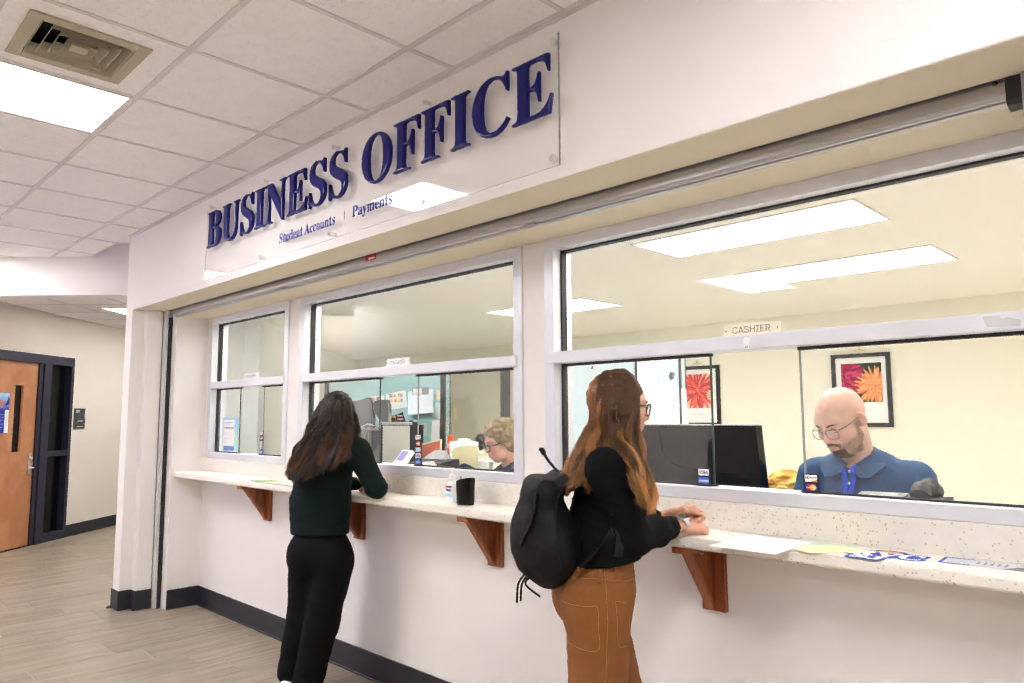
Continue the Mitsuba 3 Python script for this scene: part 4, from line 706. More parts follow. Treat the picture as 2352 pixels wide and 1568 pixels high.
t = thing('black_gadget', 'black rounded gadget standing on the low cabinet beside the curly-haired woman', 'gadget'); m = trimesh.creation.icosphere(3, 1.0); m.apply_transform(np.diag([0.045, 0.04, 0.055, 1])); m.apply_translation((-4.13, 1.9, 1.245)); add(t + '__head', m, 'm_black', True); add(t + '__stem', box(-4.14, -4.12, 1.89, 1.91, 1.172, 1.22), 'm_black')
# big monitor behind the right window
t = thing('monitor', 'large glossy black monitor seen from behind at the widest window', 'monitor'); x0, x1, ym = -1.90, -1.352, 0.80
add(t + '__shell', hull([(x0, ym, 1.09), (x1 + 0.02, ym, 1.09), (x0, ym, 1.383), (x1 - 0.006, ym, 1.383), (x0 + 0.01, ym + 0.05, 1.09), (x1 + 0.02, ym + 0.05, 1.09), (x0 + 0.01, ym + 0.05, 1.385), (x1 - 0.004, ym + 0.05, 1.385)]), 'm_black_gloss'); add(t + '__top_edge', box(x0 + 0.005, x1 - 0.01, ym - 0.002, ym + 0.045, 1.384, 1.389, 0.001), 'm_light_grey', label='bright top edge')
add(t + '__vent_ridge', tube(bez([(x0 + 0.10, ym - 0.001, 1.375), (x0 + 0.115, ym - 0.001, 1.27), (x0 + 0.16, ym - 0.001, 1.22), (x0 + 0.30, ym - 0.001, 1.20), (x0 + 0.50, ym - 0.001, 1.19)]), 0.004, 6), 'm_black_gloss', True); add(t + '__badge', box(x1 - 0.11, x1 - 0.065, ym - 0.002, ym, 1.118, 1.126), 'm_light_grey')
add(t + '__stand', cat(box((x0 + x1) / 2 - 0.05, (x0 + x1) / 2 + 0.05, ym + 0.02, ym + 0.05, DZ + 0.01, 1.12), box((x0 + x1) / 2 - 0.14, (x0 + x1) / 2 + 0.14, ym - 0.06, ym + 0.065, DZ, DZ + 0.012, 0.004)), 'm_black')
t = thing('yellow_note', 'tall yellow note strip beside the big black monitor', 'note', 'yellow note strips'); add(t, moved(extrude(Polygon([(0, 0), (0.035, 0), (0.028, 0.24), (0, 0.245)]), 0.001), upright(-2.02, 0.82, 1.10)), 'm_yellow')
t = thing('yellow_note', 'shorter yellow note strip next to the long-haired woman', 'note', 'yellow note strips'); add(t, moved(extrude(Polygon([(0, 0), (0.03, 0), (0.028, 0.16), (0, 0.16)]), 0.001), upright(-2.085, 0.83, 1.12)), 'm_pale_yellow')
t = thing('note_stand', 'clear paper stand holding the yellow notes', 'stand'); add(t, cat(box(-2.10, -1.97, 0.80, 0.86, DZ, DZ + 0.012), box(-2.10, -1.97, 0.845, 0.85, DZ, 1.33)), 'm_white')
# framed flower prints
def petals(cx, cy, r, n, rings, seed, tight=0.55):
    g = np.random.default_rng(seed); out = []
    for q in range(rings):
        rr = r * (1 - q / rings) ; m_ = max(5, int(n * (0.45 + 0.55 * rr / r)))
        for k in range(m_):
            a = 2 * np.pi * (k + 0.5 * (q % 2)) / m_ + g.normal(0, 0.05); L = rr * g.uniform(0.86, 1.06); wd = rr * 2.6 / m_
            pl_ = Polygon([(0.25 * L, -wd * 0.30), (0.6 * L, -wd * tight), (0.86 * L, -wd * 0.36), (L, 0), (0.86 * L, wd * 0.36), (0.6 * L, wd * tight), (0.25 * L, wd * 0.30)])
            out.append((q, affinity.translate(affinity.rotate(pl_, math.degrees(a), origin=(0, 0)), cx, cy)))
    return out
def flower_print(label, x0, x1, z0, z1, inner, cols, flowers, ground, words):
    t = thing('flower_print', label, 'picture', None); y = YB
    fr = shapely.box(x0, z0, x1, z1); b = 0.036; M0 = upright(0, y - 0.028, 0)
    add(t + '__frame', moved(extrude(fr.difference(fr.buffer(-b, join_style=2)), 0.028), upright(0, y, 0)), 'm_black'); add(t + '__mat', moved(extrude(fr.buffer(-b + 0.004, join_style=2), 0.010), upright(0, y, 0)), 'm_paper')
    pr = shapely.box(*inner); add(t + '__print', moved(extrude(pr, 0.001), upright(0, y - 0.0102, 0)), ground)
    lay = 0
    for cx, cz, r, n, rings, seed, cs, clip in flowers:
        byc = {}
        for q, pl_ in petals(cx, cz, r, n, rings, seed):
            pl_ = pl_.intersection(pr if clip is None else pr.intersection(shapely.box(*clip)))
            if pl_.is_empty: continue
            lay += 1; byc.setdefault((lay % len(cs)), []).append(extrude(pl_, 0.0002, 0.0008 + 0.00003 * lay)) if pl_.geom_type == 'Polygon' else None
        for c_, ms in byc.items(): add(t + '__petals', moved(cat(*ms), upright(0, y - 0.0105, 0)), cs[c_])
    decal(t + '__caption', fit(text_poly(words, 0.02), 0.16, None, (0, 0)), upright((inner[0] + inner[2]) / 2 - 0.08, y - 0.0102, inner[1] - 0.075), 'm_light_print')
    xm = (x0 + x1) / 2; pts = [(xm + a, y - 0.012, z1 + 0.032 + b_) for a, b_ in ((-0.055, 0.004), (-0.04, -0.005), (-0.02, 0.0), (0, 0.008), (0.02, 0.0), (0.04, -0.005), (0.055, 0.004))]
    h_ = thing('picture_hook', 'small gold scroll hook above the ' + ('magenta and orange' if xm > -3.4 else 'red') + ' flower print', 'hook', 'gold picture hooks'); add(h_ + '__scroll', tube(bez(pts, 5), 0.0028, 6), 'm_gold', True); add(h_ + '__finial', tube(bez([(xm, y - 0.012, z1 + 0.038), (xm - 0.008, y - 0.012, z1 + 0.052), (xm, y - 0.012, z1 + 0.064), (xm + 0.008, y - 0.012, z1 + 0.052), (xm, y - 0.012, z1 + 0.042)], 5), 0.0025, 6), 'm_gold', True); add(h_ + '__pin', box(xm - 0.004, xm + 0.004, y - 0.014, y, z1 + 0.034, z1 + 0.042), 'm_gold')
for nm, c in dict(m_mag1=(0.45, 0.02, 0.09), m_mag2=(0.62, 0.06, 0.17), m_mag3=(0.30, 0.012, 0.07), m_or1=(0.90, 0.30, 0.13), m_or2=(0.95, 0.42, 0.20), m_or3=(0.85, 0.22, 0.08), m_or4=(0.97, 0.50, 0.22), m_rd1=(0.70, 0.06, 0.05), m_rd2=(0.85, 0.14, 0.09), m_rd3=(0.55, 0.03, 0.04), m_dkgreen=(0.03, 0.05, 0.04), m_peach=(0.93, 0.55, 0.35)).items(): matte(nm, c)
flower_print('framed print of a magenta and an orange dahlia behind the seated man', -2.792, -2.262, 1.318, 2.006, (-2.706, 1.548, -2.342, 1.914), None, [(-2.70, 1.80, 0.27, 18, 7, 1, ['m_mag1', 'm_mag2', 'm_mag3'], (-2.71, 1.5, -2.51, 2)), (-2.40, 1.70, 0.20, 24, 10, 2, ['m_or1', 'm_or2', 'm_or3', 'm_or4'], None)], 'm_dkgreen', 'SPLENDID')
flower_print('framed print of a red flower partly hidden by the pale partition', -4.53, -3.992, 1.318, 1.978, (-4.455, 1.512, -4.078, 1.89), None, [(-4.26, 1.72, 0.27, 24, 7, 3, ['m_rd1', 'm_rd2', 'm_rd3'], None), (-4.10, 1.66, 0.07, 12, 3, 4, ['m_or4', 'm_peach'], None)], 'm_peach', 'BLOSSOMS')
# desk phone and the bag behind the big monitor
t = thing('desk_phone', 'black desk phone at the right of the widest window', 'phone'); bx, by = -0.80, 0.66
add(t + '__base', hull([(-0.985, by + 0.00, DZ), (-0.80, by + 0.0, DZ), (-0.975, by + 0.0, 1.13), (-0.80, by + 0.0, 1.14), (-0.985, by + 0.20, DZ), (-0.80, by + 0.20, DZ), (-0.965, by + 0.14, 1.158), (-0.80, by + 0.14, 1.158)]), 'm_dark_grey'); add(t + '__display', hull([(-0.968, by + 0.015, 1.139), (-0.812, by + 0.015, 1.146), (-0.962, by + 0.12, 1.160), (-0.812, by + 0.12, 1.162), (-0.94, by + 0.07, 1.163), (-0.83, by + 0.07, 1.165)]), 'm_mid_grey')
add(t + '__cradle', hull([(-0.80, by, 1.09), (-0.70, by, 1.09), (-0.795, by, 1.155), (-0.685, by, 1.162), (-0.80, by + 0.17, DZ), (-0.70, by + 0.17, DZ), (-0.80, by, DZ), (-0.71, by, DZ), (-0.79, by + 0.16, 1.150), (-0.69, by + 0.16, 1.155)]), 'm_dark_grey')
add(t + '__handset', cat(tube(bez([(-0.745, by + 0.005, 1.165), (-0.745, by + 0.03, 1.186), (-0.745, by + 0.10, 1.188), (-0.745, by + 0.155, 1.168)]), [0.030] * 16 + [0.022] * 16 + [0.030] * 17, 14)), 'm_dark_grey', True)
t = thing('tan_bag', 'crumpled tan cloth bag on a shelf behind the big monitor', 'bag')
m = trimesh.creation.icosphere(5, 1.0); v_ = m.vertices; nz = np.abs(meshkit.fbm(v_ * 2.2 + 4, 3) - 0.5); v_ = v_ * (0.82 + 0.55 * nz[:, None]); m.vertices = v_ * [0.16, 0.13, 0.085] + [-1.56, 1.55, 1.085]; matte('m_bag', lambda p, n, uv: mix((0.42, 0.20, 0.05), (0.72, 0.50, 0.17), smoothstep(0.3, 0.7, noise(p.x * 22, p.y * 22, p.z * 30)))); add(t, m, 'm_bag', True)
t = thing('bag_shelf', 'grey shelf unit under the tan bag', 'shelf'); add(t, box(-1.76, -1.36, 1.40, 1.72, 0, 1.012, 0.004), 'm_grey')
# ================================================================== people: implicit surfaces, meshed by surface nets
def relax(m, n):
    """Taubin smoothing"""
    from scipy.sparse import coo_matrix, diags
    f = m.faces; k = len(m.vertices); i = np.r_[f[:, 0], f[:, 1], f[:, 2]]; j = np.r_[f[:, 1], f[:, 2], f[:, 0]]; A = coo_matrix((np.ones(len(i) * 2), (np.r_[i, j], np.r_[j, i])), (k, k)).tocsr(); A.data[:] = 1
    W = diags(1 / np.maximum(np.asarray(A.sum(1)).ravel(), 1)) @ A; v = np.array(m.vertices)
    for _ in range(n):
        for s in (0.5, -0.52): v = v + s * (W @ v - v)
    m.vertices = v; return m
class Sdf:
    """a field of smoothly joined capsules and ellipsoids on a grid"""
    def __init__(self, lo, hi, h):
        self.lo = np.asarray(lo, float); self.h = h; self.n = np.ceil((np.asarray(hi) - lo) / h).astype(int) + 1; self.V = np.full(self.n, 0.08, np.float32)
    def block(self, lo, hi):
        a = np.clip(np.floor((lo - self.lo) / self.h).astype(int), 0, self.n); b = np.clip(np.ceil((hi - self.lo) / self.h).astype(int) + 1, 0, self.n)
        if (b <= a).any(): return None, None
        g = np.meshgrid(*[self.lo[k] + np.arange(a[k], b[k]) * self.h for k in range(3)], indexing='ij'); return tuple(slice(a[k], b[k]) for k in range(3)), np.stack(g, -1).astype(np.float32)
    def put(self, s, d, k, op):
        v = self.V[s]
        if op == 'add':
            h = np.clip(0.5 + 0.5 * (v - d) / k, 0, 1) if k > 0 else (v > d); self.V[s] = v * (1 - h) + d * h - (k * h * (1 - h) if k > 0 else 0)
        else:  # subtract
            h = np.clip(0.5 - 0.5 * (v + d) / k, 0, 1); self.V[s] = v * (1 - h) - d * h + k * h * (1 - h)
    def cap(self, a, ra, b, rb, k=0.02, A=None, op='add'):
        a, b = np.asarray(a, float), np.asarray(b, float); r = max(ra, rb) * (1 if A is None else 1.0) + k + 4 * self.h; s, p = self.block(np.minimum(a, b) - r, np.maximum(a, b) + r)
        if s is None: return self
        q, c, e = p - a.astype(np.float32), (b - a), 1.0
        if A is not None: q = q @ A.T.astype(np.float32); c = A @ c; e = 1 / np.linalg.norm(A, 2)
        t = np.clip(q @ c.astype(np.float32) / max(c @ c, 1e-9), 0, 1); d = (np.linalg.norm(q - t[..., None] * c.astype(np.float32), axis=-1) - (ra + (rb - ra) * t)) * e ** 0.5
        self.put(s, d, k, op); return self
    def ell(self, c, rad, M=None, k=0.02, op='add'):
        rad = np.asarray(rad, np.float32); r = rad.max() + k + 4 * self.h; c = np.asarray(c, float); s, p = self.block(c - r, c + r)
        if s is None: return self
        q = p - c.astype(np.float32)
        if M is not None: q = q @ np.asarray(M, np.float32)
        k0 = np.linalg.norm(q / rad, axis=-1); k1 = np.linalg.norm(q / rad**2, axis=-1); self.put(s, k0 * (k0 - 1) / np.maximum(k1, 1e-6), k, op); return self
    def cut(self, o, n, k=0.004):
        """keep the side that n points away from"""
        g = np.meshgrid(*[self.lo[i] + np.arange(self.n[i]) * self.h for i in range(3)], indexing='ij', sparse=True); d = sum((g[i] - o[i]) * n[i] for i in range(3)); self.V = np.maximum(self.V, d.astype(np.float32)); return self
    def mesh(self, smooth=6):
        m = surface_nets(self.V, self.lo, self.h)
        return relax(m, smooth) if smooth else m
def vnormals(m):
    v, f = m.vertices, m.faces; n = np.zeros_like(v); c = np.cross(v[f[:, 1]] - v[f[:, 0]], v[f[:, 2]] - v[f[:, 0]])
    for k in range(3): np.add.at(n, f[:, k], c)
    return n / np.maximum(np.linalg.norm(n, axis=1, keepdims=True), 1e-12)
def displace(m, fn): m = m.copy(); m.vertices = m.vertices + vnormals(m) * fn(m.vertices)[:, None]; return m
def wrinkle(v, ax, fr, seed=0): q = v * np.asarray(ax) * fr; return meshkit.fbm(q + 5.3, 3, seed) - 0.5
def basis(f, tilt=0.0, roll=0.0):
    """columns forward, left, up of a figure facing f (horizontal); tilt > 0 bows the head forward, roll > 0 leans it to its left"""
    f = np.array([f[0], f[1], 0.0]); f /= np.linalg.norm(f); l = np.array([-f[1], f[0], 0]); u = np.array([0, 0, 1.0]); c, s = math.cos(tilt), math.sin(tilt); f2, u2 = f * c - u * s, u * c + f * s
    c, s = math.cos(roll), math.sin(roll); return np.stack([f2, l * c - u2 * s, u2 * c + l * s], 1)
def flat(B, ratio):
    """squash along the figure's forward axis"""
    F_ = np.stack([B[:, 0], B[:, 1], B[:, 2]], 1); return F_ @ np.diag([1 / ratio, 1, 1]) @ F_.T
class Head:
    """head in its own frame: x forward, y left, z up, origin between the ears"""
    def __init__(self, o, B, s=1.0, h=0.0026, male=False, jowl=0.0, nose=1.0, ears=True, smile=0.0, lids=0.0):
        self.o, self.B, self.s = np.asarray(o, float), B, s; g = Sdf((-0.135, -0.105, -0.20), (0.135, 0.105, 0.15), h)
        g.ell((-0.014, 0, 0.036), (0.098, 0.077, 0.092), k=0.001); g.ell((0.028, 0, 0.0), (0.064, 0.064, 0.088), k=0.03)
        g.ell((0.030, 0, -0.050), (0.060, 0.054, 0.052), k=0.03); g.cap((0.060, -0.014, -0.088), 0.020, (0.060, 0.014, -0.088), 0.020, 0.022)
        if male: g.cap((0.0, 0.050, -0.055), 0.016, (0.05, 0.026, -0.088), 0.016, 0.02).cap((0.0, -0.050, -0.055), 0.016, (0.05, -0.026, -0.088), 0.016, 0.02)
        for s_ in (-1, 1):
            g.ell((0.054, 0.042 * s_, -0.014), (0.030, 0.024, 0.022), k=0.02); g.cap((0.080, 0.012 * s_, 0.036), 0.011, (0.066, 0.046 * s_, 0.040), 0.010, 0.018)
            if jowl: g.ell((0.040, 0.040 * s_, -0.062), (0.034, 0.026, 0.030), k=0.02)
            if smile: g.ell((0.066, 0.034 * s_, -0.026), (0.022, 0.020, 0.018), k=0.012)
            g.ell((0.100, 0.032 * s_, 0.016), (0.020, 0.019, 0.012), k=0.014, op='sub')
            g.ell((0.0720, 0.031 * s_, 0.0125), (0.0140, 0.0165, 0.0120), k=0.004); g.ell((0.0745, 0.031 * s_, 0.0165), (0.0135, 0.0165, 0.0075 + 0.003 * lids), k=0.003)
            if ears:
                Mx = np.array([[0.94, 0.26 * s_, 0.2], [-0.3 * s_, 0.95, 0], [-0.2, 0, 0.98]]); Mx = np.linalg.qr(Mx)[0]; Mx = Mx * np.sign(np.diag(Mx))
                g.ell((-0.012, 0.079 * s_, 0.004), (0.020, 0.0085, 0.031), M=Mx, k=0.008); g.ell((-0.006, 0.087 * s_, 0.006), (0.010, 0.006, 0.018), M=Mx, k=0.006, op='sub')
        g.cap((0.088, 0, 0.026), 0.0085, (0.108 * nose, 0, -0.014), 0.0105, 0.016); g.ell((0.106 * nose, 0, -0.019), (0.013, 0.0125, 0.010), k=0.008)
        for s_ in (-1, 1): g.ell((0.096, 0.0125 * s_, -0.022), (0.012, 0.0075, 0.0075), k=0.007); g.ell((0.101, 0.006 * s_, -0.0275), (0.005, 0.0035, 0.003), k=0.003, op='sub')
        g.ell((0.082, 0, -0.050), (0.018, 0.026, 0.022), k=0.018)
        g.cap((0.0985, 0, -0.0455), 0.0058, (0.088, 0.021, -0.0485 + smile * 0.004), 0.0035, 0.005).cap((0.0985, 0, -0.0455), 0.0058, (0.088, -0.021, -0.0485 + smile * 0.004), 0.0035, 0.005)
        g.cap((0.0965, 0, -0.0565), 0.0066, (0.087, 0.018, -0.0525 + smile * 0.004), 0.0035, 0.005).cap((0.0965, 0, -0.0565), 0.0066, (0.087, -0.018, -0.0525 + smile * 0.004), 0.0035, 0.005)
        g.cap((0.105, -0.018, -0.0510), 0.0006, (0.105, 0.018, -0.0510), 0.0006, 0.004, op='sub')
        self.g = g
    def neck(self, to_world, r0=0.055, r1=0.06):
        p = (np.asarray(to_world) - self.o) @ self.B / self.s; self.g.cap((-0.028, 0, -0.05), r0, p, r1, 0.025); return self
    def mesh(self): m = self.g.mesh(4); self.local = m.vertices.copy(); m.vertices = self.world(m.vertices); return m
    def world(self, p): return self.o + (np.asarray(p, float) * self.s) @ self.B.T
    def colour(self, skin, lips, n_extra=None):
        v = self.local; c = np.tile(np.asarray(skin, float), (len(v), 1)); c *= (0.97 + 0.06 * meshkit.fbm(v * 60, 2))[:, None]
        blush = np.exp(-(((v[:, 0] - 0.07) / 0.03) ** 2 + ((np.abs(v[:, 1]) - 0.04) / 0.022) ** 2 + ((v[:, 2] + 0.018) / 0.022) ** 2)) + 0.8 * np.exp(-(((v[:, 0] - 0.11) / 0.014) ** 2 + (v[:, 1] / 0.014) ** 2 + ((v[:, 2] + 0.018) / 0.012) ** 2)) + 0.7 * (np.abs(v[:, 1]) > 0.076)
        c = c * (1 - 0.25 * blush[:, None] * np.array([0.05, 0.9, 0.8])); a = np.exp(-(((v[:, 2] + 0.0512) / 0.0085) ** 4 + (v[:, 1] / 0.021) ** 4)) * (v[:, 0] > 0.083); return c * (1 - a[:, None]) + np.asarray(lips) * a[:, None]
def hand(wrist, X, Z, left=False, curl=(0.6, 0.9, 0.6), spread=0.06, thumb=(0.5, 0.3), s=1.0, h=0.0024, fist=False):
    """hand from the wrist along X, back of the hand towards Z; returns mesh and the nail frames"""
    X = np.asarray(X, float) / np.linalg.norm(X); Z = np.asarray(Z, float); Z = Z - X * (Z @ X); Z /= np.linalg.norm(Z); Y = np.cross(Z, X) * (-1 if left else 1); B = np.stack([X, Y, Z], 1)
    g = Sdf((-0.05, -0.07, -0.095), (0.20, 0.095, 0.05), h); g.cap((-0.045, 0, 0), 0.026, (0.0, 0, 0), 0.0255, 0.02, A=np.diag([1, 0.9, 1.35])); g.cap((0.01, 0.004, 0), 0.024, (0.05, 0.010, -0.002), 0.027, 0.02, A=np.diag([1, 0.8, 1.7])); g.cap((0.02, -0.016, -0.002), 0.020, (0.078, -0.018, -0.001), 0.015, 0.016, A=np.diag([1, 0.85, 1.25])); g.cap((0.02, 0.014, -0.002), 0.020, (0.082, 0.020, 0.0), 0.0155, 0.016, A=np.diag([1, 0.85, 1.25])); g.cap((0.03, 0, 0.0), 0.018, (0.084, 0.0, 0.001), 0.0155, 0.012, A=np.diag([1, 0.8, 1.3]))
    nails = []; fingers = [((0.086, 0.027, 0), (0.041, 0.025, 0.019), 0.0086, 1.2), ((0.090, 0.009, 0.002), (0.046, 0.028, 0.020), 0.0088, 0.2), ((0.086, -0.010, 0.001), (0.042, 0.026, 0.019), 0.0083, -0.8), ((0.078, -0.027, -0.002), (0.032, 0.020, 0.017), 0.0074, -2.0)]
    for j, (b, L, r, sp) in enumerate(fingers):
        p = np.array(b); a = 0.0; d2 = np.array([math.cos(sp * spread), math.sin(sp * spread), 0]); g.cap((b[0] - 0.02, b[1], b[2]), r * 1.1, b, r * 1.12, 0.008)
        for q in range(3):
            a += curl[q] * (1 + 0.08 * j); d = d2 * math.cos(a) + np.array([0, 0, -1.0]) * math.sin(a); e = p + d * L[q]; g.cap(p, r * (1.05 - 0.07 * q), e, r * (0.98 - 0.09 * q), 0.0035)
            if q == 2: nails.append((e - d * 0.006, d, np.array([0, 0, 1.0]) * math.cos(a) + d2 * math.sin(a), r * 0.8))
            p = e
    p = np.array([0.022, 0.024, -0.008]); ang = thumb[0]; dirs = [np.array([0.72, 0.62, -0.22]), np.array([math.cos(ang), math.sin(0.75 - ang), -0.30]), np.array([math.cos(ang + thumb[1]) , math.sin(0.55 - ang - thumb[1]), -0.28])]; rs = (0.0135, 0.0105, 0.0098, 0.0075)
    for q, L in enumerate((0.042, 0.031, 0.026)):
        d = dirs[q] / np.linalg.norm(dirs[q]); e = p + d * L; g.cap(p, rs[q], e, rs[q + 1], 0.010 if q == 0 else 0.004)
        if q == 2: nails.append((e - d * 0.006, d, np.cross(d, np.cross([0.1, 0.55, 0.85], d)), 0.0075))
        p = e
    m = g.mesh(3); tow = lambda q: np.asarray(wrist) + s * (np.asarray(q) @ B.T); m.vertices = tow(m.vertices)
    if left: m.invert()
    return m, [(tow(o), B @ d, B @ (n / np.linalg.norm(n)), r * s) for o, d, n, r in nails]
def nail_mesh(nails):
    out = []
    for o, d, n, r in nails: m = trimesh.creation.icosphere(2, 1.0); y = np.cross(n, d); m.apply_transform(np.vstack([np.column_stack([d * 0.0085 * r / 0.007, y * 0.0062 * r / 0.007, n * 0.0016, o + n * (r * 1.12) + d * 0.002]), [0, 0, 0, 1]])); out.append(m)
    return cat(*out)
for nm, c, r in (('m_skin', None, 0.48),): scene[nm] = {'type': 'twosided', 'bsdf': {'type': 'principled', 'base_color': {'type': 'mesh_attribute', 'name': 'vertex_color'}, 'roughness': r, 'specular': 0.4}}
def skin_body(key, parts):
    """parts: (mesh, colours); one continuous skin mesh"""
    v = np.vstack([m.vertices for m, _ in parts]); c = np.vstack([np.broadcast_to(col, (len(m.vertices), 3)) for m, col in parts]); F, o = [], 0
    for m, _ in parts: F.append(m.faces + o); o += len(m.vertices)
    return add(key, trimesh.Trimesh(v, np.vstack(F), process=False), 'm_skin', True, color=np.clip(c, 0, 1))
def hair_curves(key, strands, radius, m):
    """strands: list of (n, 3) control points; radius at the root, thin at the tip"""
    path = f'{meshkit.FOLDER}/{key}.txt'; import os; os.makedirs(meshkit.FOLDER, exist_ok=True)
    with open(path, 'w') as f:
        for s in strands:
            r = radius * np.linspace(1, 0.45, len(s)); f.write('\n'.join('%.5f %.5f %.5f %.6f' % (*p, q) for p, q in zip(s, r)) + '\n\n')
    scene[key] = {'type': 'bsplinecurve', 'filename': path, 'bsdf': {'type': 'ref', 'id': m}}; return key
def glasses(key, hd, m, r=0.021, rh=0.017, thick=0.0016, lens='m_glass', ex=0.0, square=0.35, zc=0.010, xf=0.103):
    """spectacles on a head: rims, bridge, temples, lenses"""
    rims = []
    for s_ in (-1, 1):
        a = np.linspace(0, 2 * np.pi, 29); ca, sa = np.cos(a), np.sin(a); sq = (np.abs(ca) ** (1 / square) + np.abs(sa) ** (1 / square)) ** (-square) if square else 1.0
        P = np.stack([xf - 0.10 * ((r * ca * sq + 0.033) / 0.06) ** 2 * 0.06, s_ * (0.033 + r * ca * sq), zc + rh * sa * sq], 1); rim = add(key + '__rim', tube(hd.world(P), thick, 6), m, True)
        c = hd.world([xf - 0.003, s_ * 0.033, zc]); V = np.vstack([hd.world(P[:-1]), [c]]); F = [(i, (i + 1) % 28, 28) for i in range(28)]; add(rim + '__lens', trimesh.Trimesh(V, F, process=False), lens)
        add(key + '__temple', tube(hd.world(bez([(xf - 0.012, s_ * (0.033 + r), zc + rh * 0.6), (0.05, s_ * 0.074, zc + rh * 0.55), (0.0, s_ * 0.0805, zc + 0.010), (-0.028, s_ * 0.080, zc - 0.012)], 8)), thick * 1.1, 6), m, True)
    add(key + '__bridge', tube(hd.world(bez([(xf + 0.0005, -(0.033 - r), zc + 0.005), (xf + 0.006, 0, zc + 0.009), (xf + 0.0005, 0.033 - r, zc + 0.005)], 6)), thick, 6), m, True)
def eyes(key, hd, iris, down=0.35, lash='m_lash'):
    for s_ in (-1, 1):
        c = np.array([0.0750, 0.031 * s_, 0.0120]); m = trimesh.creation.icosphere(3, 0.0120); m.vertices = hd.world(m.vertices + c); e = add(key + '__eye', m, 'm_eye', True); gz = np.array([math.cos(down), 0, -math.sin(down)])
        q = trimesh.creation.icosphere(2, 1.0); M = np.eye(4); M[:3, 0] = gz * 0.0012; M[:3, 1] = np.array([0, 0.0056, 0]); M[:3, 2] = np.cross(gz, [0, 1, 0]) * 0.0056; M[:3, 3] = c + gz * 0.0118; q.apply_transform(M); q.vertices = hd.world(q.vertices); add(e + '__iris', q, iris, True)
        a = np.linspace(-0.9, 0.9, 11); lid = [(0.0765 + 0.0140 * math.cos(t) * 0.98, 0.031 * s_ + 0.0145 * math.sin(t), 0.0125 + 0.0030 + 0.0030 * math.cos(t)) for t in a]; add(e + '__lashes', tube(hd.world(lid), 0.0012, 5), lash, True)
mat('m_eye', (0.75, 0.72, 0.70), 0.15); mat('m_iris_brown', (0.06, 0.03, 0.015), 0.2); mat('m_iris_blue', (0.10, 0.16, 0.22), 0.2); mat('m_lash', (0.03, 0.02, 0.015), 0.6)
def brows(key, hd, m, r=0.0026, dz=0.0):
    for s_ in (-1, 1): add(key + '__eyebrow', tube(hd.world(bez([(0.0935, 0.012 * s_, 0.034 + dz), (0.0925, 0.028 * s_, 0.039 + dz), (0.0785, 0.048 * s_, 0.037 + dz)], 6)), [r] * 7 + list(np.linspace(r, r * 0.4, 6)), 6), m, True)
# ------------------------------------------------------------------ materials of the people
def knit_fn(c, s=1.0):
    def fn(p, n, uv): return C3(c) * (0.85 + 0.3 * noise(p.x * 420 * s, p.y * 420 * s, p.z * 160 * s)) * (0.9 + 0.2 * fbm(p.x * 14, p.y * 14, p.z * 14))
    return fn
mat('m_black_knit', knit_fn((0.0045, 0.0045, 0.005)), 0.9, spec=0.12, sheen=0.08)
mat('m_green_knit', knit_fn((0.006, 0.0125, 0.0118)), 0.9, spec=0.12, sheen=0.1)
mat('m_black_trousers', (0.0028, 0.0028, 0.003), 0.8, spec=0.15)
def cord_fn(p, n, uv):
    a = 0.88 + 0.12 * fbm(p.x * 30, p.y * 30, p.z * 9); return C3((0.215, 0.083, 0.024)) * a * (0.96 + 0.08 * noise(p.x * 260, p.y * 260, p.z * 20))
mat('m_corduroy', cord_fn, 0.8, spec=0.2, sheen=0.6)
mat('m_corduroy_seam', (0.32, 0.145, 0.05), 0.8)
mat('m_pack', (0.004, 0.004, 0.0045), 0.6, spec=0.2); mat('m_pack_strap', (0.009, 0.009, 0.010), 0.7, spec=0.2)
def polo_fn(p, n, uv): return C3((0.036, 0.082, 0.175)) * (0.9 + 0.2 * noise(p.x * 500, p.y * 500, p.z * 500)) * (0.9 + 0.2 * fbm(p.x * 12, p.y * 12, p.z * 12))
mat('m_polo', polo_fn, 0.85, spec=0.2, sheen=0.3); mat('m_polo_dark', (0.035, 0.045, 0.075), 0.85, spec=0.2)
mat('m_navy_knit', (0.014, 0.017, 0.045), 0.85, spec=0.2); mat('m_dark_top', (0.02, 0.02, 0.022), 0.8, spec=0.2)
def hair_fn(c0, c1, c2, z0, z1, fr):
    def fn(p, n, uv):
        a = noise(p.x * fr, p.y * fr, p.z * 6); t = smoothstep(z0, z1, p.z + 0.06 * (noise(p.x * 30, p.y * 30, 2.0) - 0.5))
        return mix(mix(c1, c2, a), mix(C3(c0) * 0.85, c0, a), t)
    return fn
mat('m_hair_auburn', hair_fn((0.135, 0.050, 0.013), (0.23, 0.095, 0.026), (0.38, 0.195, 0.065), 1.16, 1.42, 130), 0.42, spec=0.45)
mat('m_hair_dark', hair_fn((0.016, 0.009, 0.006), (0.050, 0.021, 0.011), (0.085, 0.037, 0.017), 1.12, 1.46, 110), 0.42, spec=0.45)
mat('m_hair_grey', hair_fn((0.30, 0.22, 0.12), (0.19, 0.125, 0.065), (0.30, 0.22, 0.12), 1.30, 1.38, 120), 0.5, spec=0.35)
for q_, m_ in enumerate((0.4, 0.8, 1.3, 2.3)):
    for nm_, a_ in (('auburn', ((0.135, 0.052, 0.014), (0.22, 0.092, 0.026), (0.36, 0.185, 0.062), 1.16, 1.42, 130)), ('dark', ((0.016, 0.009, 0.006), (0.048, 0.0205, 0.011), (0.085, 0.037, 0.017), 1.12, 1.46, 110)), ('grey', ((0.42, 0.33, 0.19), (0.28, 0.20, 0.105), (0.42, 0.32, 0.18), 1.30, 1.38, 120))):
        mat(f'm_hair_{nm_}{q_}', hair_fn(*[tuple(float(x) for x in np.array(c) * m_) if isinstance(c, tuple) else c for c in a_]), 0.38, spec=0.45)
